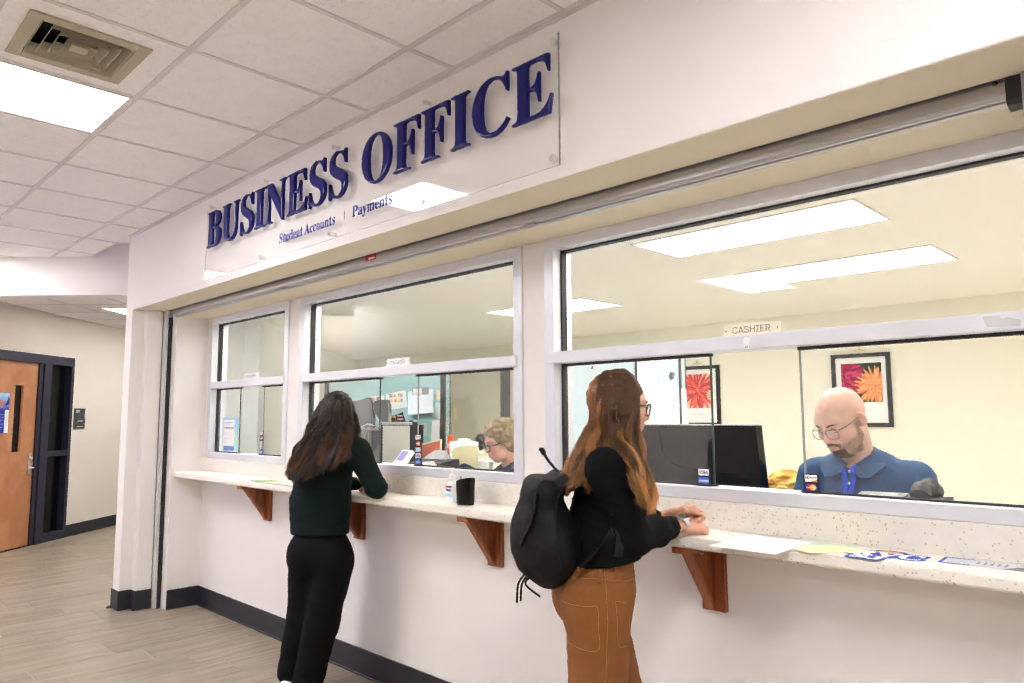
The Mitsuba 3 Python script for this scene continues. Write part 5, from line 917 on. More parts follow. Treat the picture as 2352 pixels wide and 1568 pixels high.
mat('m_hair_base_auburn', (0.05, 0.019, 0.006), 0.6, spec=0.3); mat('m_hair_base_dark', (0.012, 0.007, 0.005), 0.6, spec=0.3); mat('m_hair_base_grey', (0.22, 0.16, 0.09), 0.7, spec=0.2)
mat('m_brow', (0.06, 0.032, 0.018), 0.7); mat('m_beard', (0.085, 0.038, 0.016), 0.7)
SKIN = np.array([0.60, 0.335, 0.235]); LIPS = (0.48, 0.17, 0.13)
UPV = np.array([0, 0, 1.0])
def resample(P, n): P = np.asarray(P, float); Q = bez(P, 10); d = np.r_[0, np.cumsum(np.linalg.norm(np.diff(Q, axis=0), axis=1))]; t = np.linspace(0, d[-1], n); return np.stack([np.interp(t, d, Q[:, k]) for k in range(3)], 1)
def hair(key, guides, n, radius, m_strand, m_base, seed, wave=0.010, waves=3.0, jit=0.010, thick=(0.018, 0.012), base_h=0.006, clump=26, extra=None, frizz=0.0015, skip=(), scalp=None, tones=4):
    """guides: neighbouring polylines (root first) spanning the sheet of hair"""
    g = np.random.default_rng(seed); N = 18; Gs = np.array([resample(q, N) for q in guides]); S = []; tone = g.integers(0, tones, clump + 1)
    def clear(P, lift):
        """keeps hair outside the skull"""
        if scalp is None: return P
        q = (P - scalp.o) @ scalp.B / scalp.s; c = np.array([-0.014, 0, 0.036]); r = np.array([0.098, 0.077, 0.092]) + lift; e = q - c; n_ = np.linalg.norm(e / r, axis=-1, keepdims=True); e = np.where(n_ < 1, e / np.maximum(n_, 1e-6), e); return scalp.world(c + e)
    Gs = clear(Gs.reshape(-1, 3), 0.007).reshape(Gs.shape)
    ph = g.uniform(0, 6.28, (clump + 1, 2)); am = g.uniform(0.5, 1.3, clump + 1); t = np.linspace(0, 1, N); lim = len(Gs) - 1
    off = g.normal(0, 1, (clump + 1, 3)) * jit * 0.8; ln = g.uniform(0.86, 1.08, clump + 1)
    for _ in range(n):
        u = g.uniform(0, lim - 1e-6); i = int(u)
        if i in skip: continue
        w = u - i; w = w * w * (3 - 2 * w) * 0.5 + w * 0.5; base = Gs[i] * (1 - w) + Gs[i + 1] * w; c = int(u / lim * clump); tl = np.clip(t * ln[c] * g.uniform(0.9, 1.04), 0, 1.0)
        P = np.stack([np.interp(tl, t, base[:, k]) for k in range(3)], 1); tn = np.gradient(P, axis=0); tn /= np.maximum(np.linalg.norm(tn, axis=1, keepdims=True), 1e-6); s1 = np.cross(tn, [0.3, 0.2, 0.93]); s1 /= np.maximum(np.linalg.norm(s1, axis=1, keepdims=True), 1e-6); s2 = np.cross(tn, s1)
        e = smooth01((t - 0.18) / 0.45)[:, None]; a = (ph[c, 0] + t * waves * 6.28)[:, None]; b = (ph[c, 1] + t * waves * 6.28 * 0.93)[:, None]
        P = P + e * wave * am[c] * (np.sin(a) * s1 + 0.6 * np.cos(b) * s2) + (0.25 + 0.75 * e) * off[c] * t[:, None] ** 0.5 + g.normal(0, jit * 0.30, 3) * (0.35 + 0.65 * t[:, None]) + np.cumsum(g.normal(0, frizz, (N, 3)), axis=0) * 0.6
        S.append((tone[c], clear(P, 0.011 + 0.006 * g.uniform())))
    if extra: S += [(2, resample(q, N)) for q in extra]
    allp = Gs.reshape(-1, 3); sd = Sdf(allp.min(0) - 0.05, allp.max(0) + 0.05, base_h)
    for i in range(lim):
        if i in skip: continue
        for w in (0, 0.33, 0.66, 1.0):
            q = Gs[i] * (1 - w) + Gs[i + 1] * w
            for a in range(N - 1): ra, rb = [thick[0] + (thick[1] - thick[0]) * (x / (N - 1)) for x in (a, a + 1)]; sd.cap(q[a], ra, q[a + 1], rb, 0.008)
    if scalp is not None:
        Rr = np.diag([1.0, 1, 1]); sd2 = Sdf(np.minimum(sd.lo, scalp.o - 0.14), np.maximum(sd.lo + sd.n * sd.h, scalp.o + 0.15), base_h); i0 = np.round((sd.lo - sd2.lo) / base_h).astype(int); sd.lo = sd2.lo + i0 * base_h; sd2.V[tuple(slice(i0[q], i0[q] + sd.n[q]) for q in range(3))] = sd.V[tuple(slice(0, sd2.n[q] - i0[q]) for q in range(3))]; sd = sd2
        cp = Sdf(sd.lo, sd.lo + (sd.n - 1) * sd.h, sd.h); cp.ell(scalp.world((-0.016, 0, 0.037)), (np.array([0.098, 0.077, 0.092]) + 0.0055) * scalp.s, scalp.B, 0.001); cp.ell(scalp.world((0.085, 0, -0.045)), np.array([0.075, 0.095, 0.118]) * scalp.s, scalp.B, 0.004, op='sub'); sd.V = np.minimum(sd.V, cp.V)
    b = add(key, sd.mesh(3), m_base, True); 
    for q in range(tones): hair_curves(b + '__strands' + (f'_{q:03d}' if q else ''), [s_ for t_, s_ in S if t_ == q], radius, f'{m_strand}{q}')
    return b
def smooth01(x): x = np.clip(x, 0, 1); return x * x * (3 - 2 * x)
def local(o, r0, d0):
    """points given as metres to the right, away and up of an anchor"""
    return lambda P: np.array([np.asarray(o) + p[0] * r0 + p[1] * d0 + p[2] * UPV for p in P])

# ================================================================== the long-haired woman at the right window
g_ = thing('person', 'woman with long auburn hair, glasses, black sweater and tan corduroy trousers leaning on the counter', 'person')
f = np.array([0.6044, 0.796, 0]); f /= np.linalg.norm(f); l = np.array([-f[1], f[0], 0]); B = np.stack([f, l, UPV], 1)
G0 = np.array([-1.538, 0.010, 0.0]); pt = lambda a, b, c: G0 + f * a + l * b + UPV * c
SHR, ELR, WRR = np.array([-1.398, -0.102, 1.272]), np.array([-1.376, 0.004, 1.045]), np.array([-1.372, 0.272, 1.058]); SHL, ELL, WRL = np.array([-1.612, 0.085, 1.285]), np.array([-1.575, 0.150, 1.055]), np.array([-1.440, 0.318, 1.070])
NK, HC = np.array([-1.468, 0.012, 1.33]), np.array([-1.440, 0.028, 1.447])
hf = np.array([math.cos(0.20), math.sin(0.20)]); hdir = hf[0] * RH[:2] + hf[1] * FH[:2]; HB = basis(hdir, 0.16)
hd = Head(HC, HB, 0.88, smile=0.6).neck(NK + [0, 0, -0.03], 0.050, 0.055); hm = hd.mesh(); FL = flat(B, 0.74)
core = Sdf(G0 - [0.36, 0.36, -0.0], G0 + [0.36, 0.42, 1.42], 0.011)
core.cap(pt(0, 0, 0.88), 0.115, pt(0.03, 0, 1.06), 0.095, 0.04, FL).cap(pt(0.03, 0, 1.06), 0.095, pt(0.06, 0, 1.24), 0.115, 0.04, FL).cap(SHR, 0.04, SHL, 0.04, 0.05).cap(NK - [0, 0, 0.10], 0.06, NK, 0.045, 0.03)
for s_, fa in ((1, 0.10), (-1, -0.02)): core.cap(pt(0, 0.085 * s_, 0.82), 0.07, pt(fa, 0.085 * s_, 0.46), 0.048, 0.03).cap(pt(fa, 0.085 * s_, 0.46), 0.045, pt(fa - 0.02, 0.085 * s_, 0.08), 0.032, 0.02)
for a, b, c in ((SHR, ELR, WRR), (SHL, ELL, WRL)): core.cap(a, 0.038, b, 0.032, 0.02).cap(b, 0.031, c, 0.022, 0.02)
def shoe(key, ank, fd, m, L=0.25):
    s_ = Sdf(ank - [0.25, 0.25, 0.14], ank + [0.25, 0.25, 0.10], 0.007); z0 = -ank[2]; up = lambda a, c: ank + np.asarray(fd) * a + UPV * (c + z0)
    s_.cap(up(-0.05, 0.045), 0.040, up(0.08, 0.040), 0.038, 0.02).cap(up(0.08, 0.036), 0.036, up(L - 0.09, 0.030), 0.030, 0.02).cap(up(-0.02, 0.06), 0.042, up(-0.01, 0.11), 0.040, 0.02).cut(up(0, 0.001), (0, 0, -1)); return add(key, s_.mesh(3), m, True)
hR, nR = hand(WRR, (0.30, 0.93, -0.12), (0.45, -0.10, 0.9), False, (0.35, 0.55, 0.4), 0.03, (0.2, 0.1), 0.90); hL, nL = hand(WRL + [0, 0, 0.010], (0.78, 0.58, 0.20), (-0.34, 0.34, 0.85), True, (1.0, 1.4, 0.8), 0.02, (0.55, 0.25), 0.92)
skin_body(g_ + '__body', [(core.mesh(3), SKIN), (hm, hd.colour(SKIN, LIPS)), (hR, SKIN * [1, 0.93, 0.9]), (hL, SKIN * [1, 0.93, 0.9])])
mat('m_nail_orange', (0.90, 0.12, 0.015), 0.25); add(g_ + '__nails', nail_mesh(nR + nL), 'm_nail_orange', True, label='bright orange fingernails')
eyes(g_, hd, 'm_iris_blue', 0.25); brows(g_, hd, 'm_hair_base_auburn')
mat('m_frame_dark', (0.03, 0.035, 0.03), 0.25); glasses(g_ + '__glasses', hd, 'm_frame_dark', 0.0240, 0.0215, 0.0023, square=0.25); labels[g_ + '__glasses__rim'] = {'label': 'dark-rimmed glasses'}
# sweater
sw = Sdf(G0 - [0.42, 0.42, -0.86], G0 + [0.42, 0.48, 1.42], 0.0062)
sw.cap(pt(0.025, 0, 0.90), 0.150, pt(0.03, 0, 1.02), 0.150, 0.04, FL).cap(pt(0.03, 0, 1.02), 0.150, pt(0.065, 0, 1.20), 0.160, 0.05, FL).cap(pt(0.06, 0.085, 1.19), 0.085, pt(0.075, 0.075, 1.17), 0.08, 0.04).cap(pt(0.06, -0.085, 1.19), 0.085, pt(0.075, -0.075, 1.17), 0.08, 0.04)
sw.cap(SHR - [0, 0, 0.015], 0.058, NK - [0, 0, 0.035], 0.062, 0.05).cap(SHL - [0, 0, 0.015], 0.058, NK - [0, 0, 0.035], 0.062, 0.05).cap(NK - [0, 0, 0.04], 0.062, NK + [0.004, 0.003, 0.012], 0.058, 0.012)
for a, b, c in ((SHR, ELR, WRR), (SHL, ELL, WRL)): e = (c - b) / np.linalg.norm(c - b); sw.cap(a - [0, 0, 0.005], 0.060, b, 0.054, 0.03).cap(b, 0.056, b + e * 0.12, 0.046, 0.02).cap(b + e * 0.12, 0.046, c - e * 0.078, 0.036, 0.02).cap(c - e * 0.085, 0.037, c - e * 0.068, 0.036, 0.004)
sw.cut(pt(0, 0, 0.958) , (0.10 * f + np.array([0, 0, -1.0])) / 1.005); gm = np.meshgrid(*[sw.lo[i] + np.arange(sw.n[i]) * sw.h for i in range(3)], indexing='ij', sparse=True)
for (c, e_) in ((WRR, (WRR - ELR)), (WRL, (WRL - ELL))): pass
nb = NK + [0.003, 0.002, 0.022]; sw.cap(nb, 0.047, nb + [0, 0, 0.06], 0.052, 0.006, op='sub')
m = sw.mesh(4); m = displace(m, lambda v: 0.010 * wrinkle(v, (1, 1, 1.8), 11, 1) + 0.006 * wrinkle(v, (1.2, 1.2, 2.5), 26, 2)); add(g_ + '__sweater', m, 'm_black_knit', True)
for c, e_ in ((WRR, WRR - ELR), (WRL, WRL - ELL)): e_ = e_ / np.linalg.norm(e_); add(g_ + '__sweater__cuff', tube([c - e_ * 0.104, c - e_ * 0.087, c - e_ * 0.068, c - e_ * 0.063], [0.040, 0.0395, 0.0375, 0.030], 20), 'm_black_knit', True)
# trousers
tr = Sdf(G0 - [0.36, 0.36, -0.03], G0 + [0.36, 0.36, 1.02], 0.0075); MB = B
tr.ell(pt(0.005, 0, 0.865), (0.118, 0.168, 0.125), MB, 0.03); 
for s_ in (1, -1): tr.ell(pt(-0.048, 0.078 * s_, 0.84), (0.080, 0.088, 0.105), MB, 0.035)
tr.cap(pt(0.015, 0, 0.90), 0.142, pt(0.028, 0, 0.975), 0.128, 0.03, FL)
for s_, fa in ((1, 0.10), (-1, -0.02)):
    tr.cap(pt(0.012 * s_, 0.082 * s_, 0.80), 0.102, pt(fa, 0.085 * s_, 0.47), 0.086, 0.03).cap(pt(fa, 0.085 * s_, 0.47), 0.086, pt(fa - 0.02, 0.088 * s_, 0.10), 0.066, 0.02)
tr.cut(pt(0, 0, 0.982), (-0.06 * f + UPV) / 1.002).cut(pt(0, 0, 0.075), (0, 0, -1))
m = tr.mesh(4); m = displace(m, lambda v: 0.007 * wrinkle(v, (0.6, 0.6, 2.6), 14, 3) * smooth01((0.83 - v[:, 2]) / 0.06) + 0.0035 * wrinkle(v, (1, 1, 3.5), 30, 4)); tk = add(g_ + '__trousers', m, 'm_corduroy', True)
def onto(mesh, axis):
    """lays points on the mesh, moving them level towards an upright axis"""
    def fn(P, lift=0.0015):
        P = np.asarray(P, float); n = P - np.c_[np.tile(axis[:2], (len(P), 1)), P[:, 2]]; n /= np.linalg.norm(n, axis=1, keepdims=True); tri = mesh.vertices[mesh.faces]; out = []
        for p, d in zip(P, n):
            near = tri[(np.abs(tri.mean(1)[:, 2] - p[2]) < 0.02)]; e1, e2, o = near[:, 1] - near[:, 0], near[:, 2] - near[:, 0], p - near[:, 0]; h = np.cross(-d, e2); a = (e1 * h).sum(1); a = np.where(np.abs(a) < 1e-12, 1e-12, a); u = (o * h).sum(1) / a; q = np.cross(o, e1); v = (q * -d).sum(1) / a; t = (e2 * q).sum(1) / a; ok = (u >= -1e-6) & (v >= -1e-6) & (u + v <= 1 + 1e-6) & (t > 0)
            if ok.any(): out.append(p - d * (t[ok].min() - lift))
        return np.array(out)
    return fn
on_cloth = onto(m, G0)
side = lambda a, z: pt(a, -0.32, z)      # towards the camera's side
def stitch(key, pts, r=0.0013, m='m_corduroy_seam', n=12): P = on_cloth(bez(pts, n)); add(tk + '__' + key, tube(P, r, 5), m, True)
stitch('side_seam', [side(-0.012, 0.965), side(-0.015, 0.90), side(-0.018, 0.80), side(-0.03, 0.65), side(-0.04, 0.5)])
stitch('waist_seam', [pt(-0.20, -0.10, 0.925), side(-0.08, 0.928), side(0.0, 0.925), side(0.09, 0.918), pt(0.22, -0.08, 0.912)])
stitch('pocket', [side(0.035, 0.865), side(0.038, 0.80), side(0.050, 0.735), side(0.105, 0.730)]); stitch('pocket', [side(0.035, 0.865), side(0.07, 0.862), side(0.115, 0.855)])
stitch('back_pocket', [pt(-0.25, -0.10, 0.853), side(-0.13, 0.852), side(-0.070, 0.850), side(-0.066, 0.79), side(-0.075, 0.725), pt(-0.20, -0.13, 0.733)])
for a in (-0.045, 0.075): P = on_cloth(bez([side(a + 0.008, 0.977), side(a, 0.95), side(a - 0.003, 0.918)], 5), 0.004); add(tk + '__belt_loop', strip(P, f, 0.014, 0.004), 'm_corduroy')
P = on_cloth(bez([pt(0.3, -0.035, 0.95), pt(0.3, -0.035, 0.88), pt(0.3, -0.03, 0.80)], 8), 0.002); add(tk + '__fly', strip(P, l, 0.016, 0.003), 'm_black', label='dark fly opening')
for s_, fa in ((1, 0.10), (-1, -0.02)): shoe(g_ + '__shoe', pt(fa - 0.02, 0.088 * s_, 0.10), f, 'm_white_gloss')
# wrist watch and bracelet
w_ = thing('wrist_watch', 'smart watch with a pale grey band on the wrist of the long-haired woman', 'watch'); e = (WRR - ELR) / np.linalg.norm(WRR - ELR); c = WRR - e * 0.004; a = np.linspace(0, 2 * np.pi, 30); u1 = np.cross(e, UPV); u1 /= np.linalg.norm(u1); u2 = np.cross(u1, e)
add(w_ + '__band', strip(np.array([c + 0.0305 * (math.cos(t) * u1 + 0.80 * math.sin(t) * u2) for t in a]), e, 0.020, 0.003), 'm_light_grey', True)
un = (u2 * 0.92 + u1 * 0.38); un /= np.linalg.norm(un); Mw = frame_at(c + un * 0.0265, e, un); add(w_ + '__case', moved(box(-0.020, 0.020, -0.017, 0.017, -0.005, 0.006, 0.004), Mw), 'm_steel', 30); add(w_ + '__screen', moved(box(-0.017, 0.017, -0.014, 0.014, 0.005, 0.0068, 0.001), Mw), 'm_black_gloss')
b_ = thing('bracelet', 'thin beaded bracelet on the other wrist of the long-haired woman', 'bracelet'); e = (WRL - ELL) / np.linalg.norm(WRL - ELL); c = WRL + e * 0.002; u1 = np.cross(e, UPV); u1 /= np.linalg.norm(u1); u2 = np.cross(u1, e); beads = []
for t in np.linspace(0, 2 * np.pi, 36, endpoint=False): q = trimesh.creation.icosphere(1, 0.0026); q.apply_translation(c + 0.0285 * (math.cos(t) * u1 + 0.85 * math.sin(t) * u2)); beads.append(q)
add(b_ + '__beads', cat(*beads[::2]), 'm_white_gloss', True); add(b_ + '__coloured_beads', cat(*beads[1::2]), 'm_red', True)
# hair (metres right, away, up of the head)
k = 0.00142; L3 = local(HC + [0, 0, -0.008], RH, FH); gd = [[(18, -.02, -86), (33, -.05, -62), (33, -.070, -10), (32, -.078, 55), (42, -.095, 110), (54, -.12, 155), (44, -.13, 202)], [(8, -.02, -90), (26, -.066, -60), (27, -.090, -5), (20, -.098, 55), (25, -.13, 112), (40, -.16, 165), (37, -.15, 203)], [(-8, -.02, -90), (-2, -.068, -62), (-4, -.095, 0), (-10, -.102, 52), (6, -.155, 100), (22, -.19, 148), (31, -.175, 198)],
      [(-26, -.015, -86), (-30, -.062, -58), (-36, -.086, 0), (-33, -.092, 48), (-24, -.11, 88), (-5, -.145, 125), (12, -.145, 170)], [(-30, -.01, -80), (-46, -.05, -52), (-56, -.066, 0), (-68, -.068, 50), (-84, -.075, 78), (-100, -.08, 108), (-112, -.085, 135), (-120, -.085, 160), (-128, -.085, 182)], [(-30, .015, -80), (-52, 0.0, -48), (-62, 0.0, 5), (-72, 0, 50), (-90, 0, 80), (-106, 0, 110), (-120, -.02, 150), (-128, -.02, 180)],
      [(-26, .03, -84), (-34, .06, -58), (-42, .085, 0), (-48, .085, 60), (-50, .09, 110), (-50, .10, 150)], [(-5, .03, -88), (0, .07, -60), (0, .095, 0), (-10, .098, 60), (0, .10, 120), (5, .11, 160)], [(14, .02, -84), (26, .05, -60), (28, .075, 0), (26, .08, 60), (34, .09, 120), (34, .10, 160)]]
conv = lambda gs, L, k: [L([(a * k, b, -c * k) for a, b, c in q]) for q in gs]
loose = conv([[(-60, -.02, 30), (-88, -.02, 65), (-100, -.03, 80), (-108, -.03, 105), (-118, -.03, 128), (-112, -.03, 140), (-122, -.03, 160)], [(-58, -.02, 35), (-90, -.02, 66), (-102, -.03, 82), (-110, -.03, 106), (-120, -.03, 130), (-114, -.03, 142), (-126, -.03, 158)], [(45, -.09, 130), (62, -.10, 170), (66, -.10, 185), (58, -.11, 205), (62, -.11, 222)], [(46, -.09, 128), (64, -.10, 168), (69, -.10, 186), (60, -.11, 203), (60, -.11, 225)]], L3, k)
hair(g_ + '__hair', conv(gd, L3, k), 7000, 0.00060, 'm_hair_auburn', 'm_hair_base_auburn', 7, wave=0.018, waves=3.0, jit=0.012, thick=(0.008, 0.006), clump=60, scalp=hd, extra=[q + np.random.default_rng(i).normal(0, 0.0028, 3) for i in range(36) for q in loose], skip=(8,))

# backpack on her back
bp = thing('backpack', 'black cloth backpack worn by the long-haired woman', 'backpack'); pk0 = lambda a, b, c: G0 + f * a + l * b + UPV * c
bs = Sdf(G0 - [0.50, 0.45, -0.78], G0 + [0.30, 0.35, 1.32], 0.007); Bb = basis(f, -0.10)
bs.ell(pk0(-0.165, 0.0, 1.05), (0.085, 0.155, 0.175), Bb, 0.02).ell(pk0(-0.155, 0.0, 1.005), (0.100, 0.165, 0.105), Bb, 0.05).cap(pk0(-0.178, -0.10, 1.190), 0.040, pk0(-0.178, 0.10, 1.190), 0.040, 0.04).cap(pk0(-0.11, -0.10, 1.215), 0.030, pk0(-0.11, 0.10, 1.215), 0.030, 0.03).ell(pk0(-0.225, 0.0, 1.03), (0.045, 0.115, 0.11), Bb, 0.03)
m = displace(bs.mesh(4), lambda v: 0.016 * wrinkle(v, (1, 1, 1.3), 9, 5) + 0.006 * wrinkle(v, (1, 1, 1), 25, 6)); add(bp + '__bag', m, 'm_pack', True); on_pack = onto(m, pk0(-0.15, 0, 0))
add(bp + '__flap_edge', strip(on_pack(bez([pk0(-0.28, -0.25, 1.19), pk0(-0.33, -0.25, 1.10), pk0(-0.38, -0.2, 1.03)], 8)), l, 0.03, 0.004), 'm_pack_strap', True)
add(bp + '__zip', tube(on_pack(bez([pk0(-0.10, -0.3, 1.20), pk0(-0.15, -0.3, 1.16), pk0(-0.17, -0.3, 1.06), pk0(-0.14, -0.3, 0.96)], 10), 0.001), 0.003, 6), 'm_pack_strap', True)
for q in ([pk0(-0.085, -0.150, 0.965), pk0(-0.03, -0.165, 1.02), pk0(0.02, -0.168, 1.075), pk0(0.05, -0.165, 1.11)], [pk0(0.03, -0.172, 1.10), pk0(0.036, -0.176, 1.05), pk0(0.030, -0.170, 0.995)]): add(bp + '__strap', strip(bez(q, 8), f * 0.5 + UPV * 0.5 if q[0] is not None and q[-1][2] > 1.1 else f, 0.026, 0.003), 'm_pack_strap', True)
for s_ in (-1, 1): add(bp + '__shoulder_strap', strip(bez([pk0(-0.09, 0.085 * s_, 1.20), pk0(-0.03, 0.095 * s_, 1.305), pk0(0.04, 0.105 * s_, 1.335), pk0(0.115, 0.11 * s_, 1.27), pk0(0.155, 0.12 * s_, 1.15), pk0(0.06, 0.175 * s_, 1.09)], 8), l, 0.05, 0.008), 'm_pack_strap', True)
add(bp + '__top_loop', strip(bez([pk0(-0.10, 0.02, 1.225), pk0(-0.145, 0.02, 1.275), pk0(-0.168, 0.02, 1.312), pk0(-0.178, 0.02, 1.314)], 6), l * 0.4 + f * 0.6, [0.010] * 10 + [0.022] * 9, 0.003), 'm_pack_strap')
for a, z in ((-0.262, 0.865), (-0.250, 0.870), (-0.238, 0.88)): add(bp + '__pull_cord', tube(bez([pk0(a + 0.02, -0.06, 0.93), pk0(a, -0.06, 0.90), pk0(a - 0.004 + (0.05 if a > -0.24 else 0), -0.06, z - 0.02)], 6), 0.0035, 6), 'm_pack_strap', True)
# ================================================================== the woman in the green sweater
g_ = thing('person', 'woman with long wavy dark hair, dark green sweater and black trousers leaning on the counter', 'person')
f = np.array([-0.6, 0.8, 0]); l = np.array([-0.8, -0.6, 0]); B = np.stack([f, l, UPV], 1); A0 = np.array([-3.465, 0.130, 0.0]); FL = flat(B, 0.72)
q_ = lambda r, d, z: A0 + RH * r + FH * d + UPV * z                                   # right, away, up as the camera sees her
SHR, ELR, WRR = np.array([-3.245, 0.215, 1.262]), np.array([-3.140, 0.268, 1.066]), np.array([-3.345, 0.400, 1.062]); SHL, ELL, WRL = np.array([-3.478, 0.062, 1.250]), np.array([-3.575, 0.235, 1.068]), np.array([-3.450, 0.385, 1.062])
NK, HC = np.array([-3.375, 0.140, 1.318]), np.array([-3.335, 0.150, 1.420]); HB = basis((-0.80, 0.60), 0.38)
hd = Head(HC, HB, 0.96, h=0.004, ears=True).neck(NK - [0, 0, 0.03]); hm = hd.mesh(); core = Sdf(A0 - [0.40, 0.36, 0.0], A0 + [0.44, 0.40, 1.42], 0.011)
core.cap(q_(0, 0, 0.76), 0.115, q_(0, 0, 0.95), 0.10, 0.04, FL).cap(q_(0, 0, 0.95), 0.10, q_(0.03, 0, 1.16), 0.11, 0.04, FL).cap(SHR, 0.04, SHL, 0.04, 0.05).cap(NK - [0, 0, 0.1], 0.06, NK, 0.045, 0.03)
LEG = [(q_(0.090, -0.02, 0.68), q_(0.035, -0.02, 0.38), q_(-0.030, -0.02, 0.085)), (q_(-0.055, 0.05, 0.68), q_(-0.080, 0.07, 0.40), q_(-0.145, 0.10, 0.105))]
for a, b, c in LEG: core.cap(a, 0.07, b, 0.05, 0.03).cap(b, 0.048, c, 0.034, 0.02)
for a, b, c in ((SHR, ELR, WRR), (SHL, ELL, WRL)): core.cap(a, 0.038, b, 0.030, 0.02).cap(b, 0.030, c, 0.022, 0.02)
hR, nR = hand(WRR, (-0.95, 0.25, -0.1), (0, 0.1, 1), False, (0.4, 0.5, 0.3), 0.05, s=0.92); hL, nL = hand(WRL, (0.85, 0.45, -0.05), (0, 0.1, 1), True, (0.4, 0.6, 0.4), 0.05, s=0.92); hL.apply_translation((0, 0.0, 0.02))
skin_body(g_ + '__body', [(core.mesh(3), SKIN), (hm, hd.colour(SKIN, LIPS)), (hR, SKIN), (hL, SKIN)]); eyes(g_, hd, 'm_iris_brown', 0.5); brows(g_, hd, 'm_brow')
sw = Sdf(A0 - [0.42, 0.36, -0.76], A0 + [0.48, 0.42, 1.42], 0.0066)
sw.cap(q_(0.010, 0, 0.80), 0.155, q_(0.008, 0, 0.98), 0.148, 0.04, FL).cap(q_(0.008, 0, 0.98), 0.148, q_(0.03, 0, 1.165), 0.150, 0.05, FL).cap(SHR - [0, 0, 0.02], 0.064, NK - [0, 0, 0.04], 0.068, 0.06).cap(SHL - [0, 0, 0.02], 0.064, NK - [0, 0, 0.04], 0.068, 0.06).cap(NK - [0, 0, 0.04], 0.066, NK + [0, 0, 0.012], 0.060, 0.012)
for a, b, c in ((SHR, ELR, WRR), (SHL, ELL, WRL)): e = (c - b) / np.linalg.norm(c - b); sw.cap(a - [0, 0, 0.01], 0.067, b, 0.051, 0.04).cap(b, 0.051, b + e * 0.10, 0.044, 0.02).cap(b + e * 0.10, 0.044, c - e * 0.02, 0.034, 0.02)
sw.cut(q_(0, 0, 0.835), (0, 0, -1)); m = displace(sw.mesh(4), lambda v: 0.014 * wrinkle(v, (0.55, 0.55, 1.7), 15, 11) * smooth01((1.2 - v[:, 2]) / 0.15) + 0.005 * wrinkle(v, (1, 1, 1.8), 24, 12)); add(g_ + '__sweater', m, 'm_green_knit', True)
hs = Sdf(A0 - [0.30, 0.30, -0.78], A0 + [0.30, 0.30, 0.92], 0.008); hs.cap(q_(0.010, 0, 0.835), 0.155, q_(0.010, 0, 0.862), 0.157, 0.0, FL).cut(q_(0, 0, 0.822), (0, 0, -1)).cut(q_(0, 0, 0.868), (0, 0, 1)); add(g_ + '__sweater__hem_band', hs.mesh(3), 'm_green_knit', True)
tr = Sdf(A0 - [0.40, 0.36, 0.0], A0 + [0.36, 0.40, 0.90], 0.0085); tr.ell(q_(0.012, 0, 0.735), (0.120, 0.165, 0.14), B, 0.03)
for s_ in (1, -1): tr.ell(A0 - f * 0.035 + RH * 0.02 + l * 0.075 * s_ + UPV * 0.70, (0.080, 0.086, 0.105), B, 0.04)
for a, b, c in LEG: tr.cap(a, 0.105, b, 0.086, 0.03).cap(b, 0.086, c, 0.078, 0.02)
tr.cut(q_(0, 0, 0.85), (0, 0, 1)).cut(q_(0, 0, 0.045), (0, 0, -1)); m = displace(tr.mesh(4), lambda v: 0.016 * wrinkle(v, (0.8, 0.8, 1.3), 11, 13) * smooth01((0.66 - v[:, 2]) / 0.1)); add(g_ + '__trousers', m, 'm_black_trousers', True)
for a, b, c in LEG: shoe(g_ + '__shoe', c + np.array([0, 0, 0.0]), f, 'm_white_gloss')
k = 0.00224; L3 = local(HC + [0, 0, -0.012], RH, FH)
gd = [[(-4, .02, -58), (-36, .02, -34), (-52, .01, 10), (-66, 0, 58), (-86, -.02, 92), (-92, -.03, 122)], [(-2, -.02, -60), (-32, -.05, -38), (-50, -.065, 10), (-64, -.08, 58), (-84, -.095, 95), (-92, -.10, 128)], [(2, -.03, -61), (-18, -.075, -34), (-30, -.098, 14), (-42, -.105, 62), (-60, -.12, 100), (-70, -.12, 132)], [(5, -.035, -61), (0, -.085, -32), (-5, -.105, 18), (-13, -.12, 60), (-24, -.15, 95), (-32, -.15, 122)],
      [(8, -.035, -60), (18, -.078, -32), (20, -.095, 18), (15, -.115, 55), (6, -.15, 82), (-6, -.155, 106)], [(10, -.02, -58), (30, -.05, -32), (37, -.06, 18), (36, -.075, 52), (36, -.10, 72), (38, -.10, 84)], [(10, 0, -57), (34, 0, -30), (41, 0, 18), (41, 0, 55), (44, -.02, 74), (46, -.03, 86)]]
wisp = conv([[(-62, -.05, 62), (-80, -.05, 80), (-95, -.05, 98), (-104, -.05, 104)], [(-70, -.05, 70), (-92, -.05, 82), (-97, -.05, 104), (-90, -.05, 118)], [(-66, -.06, 70), (-90, -.06, 92), (-96, -.06, 112), (-88, -.06, 126)]], L3, k)
hair(g_ + '__hair', conv(gd, L3, k), 7000, 0.00075, 'm_hair_dark', 'm_hair_base_dark', 9, wave=0.021, waves=5.0, jit=0.014, thick=(0.010, 0.009), clump=60, scalp=hd, extra=[w + np.random.default_rng(i).normal(0, 0.003, 3) for i in range(14) for w in wisp])

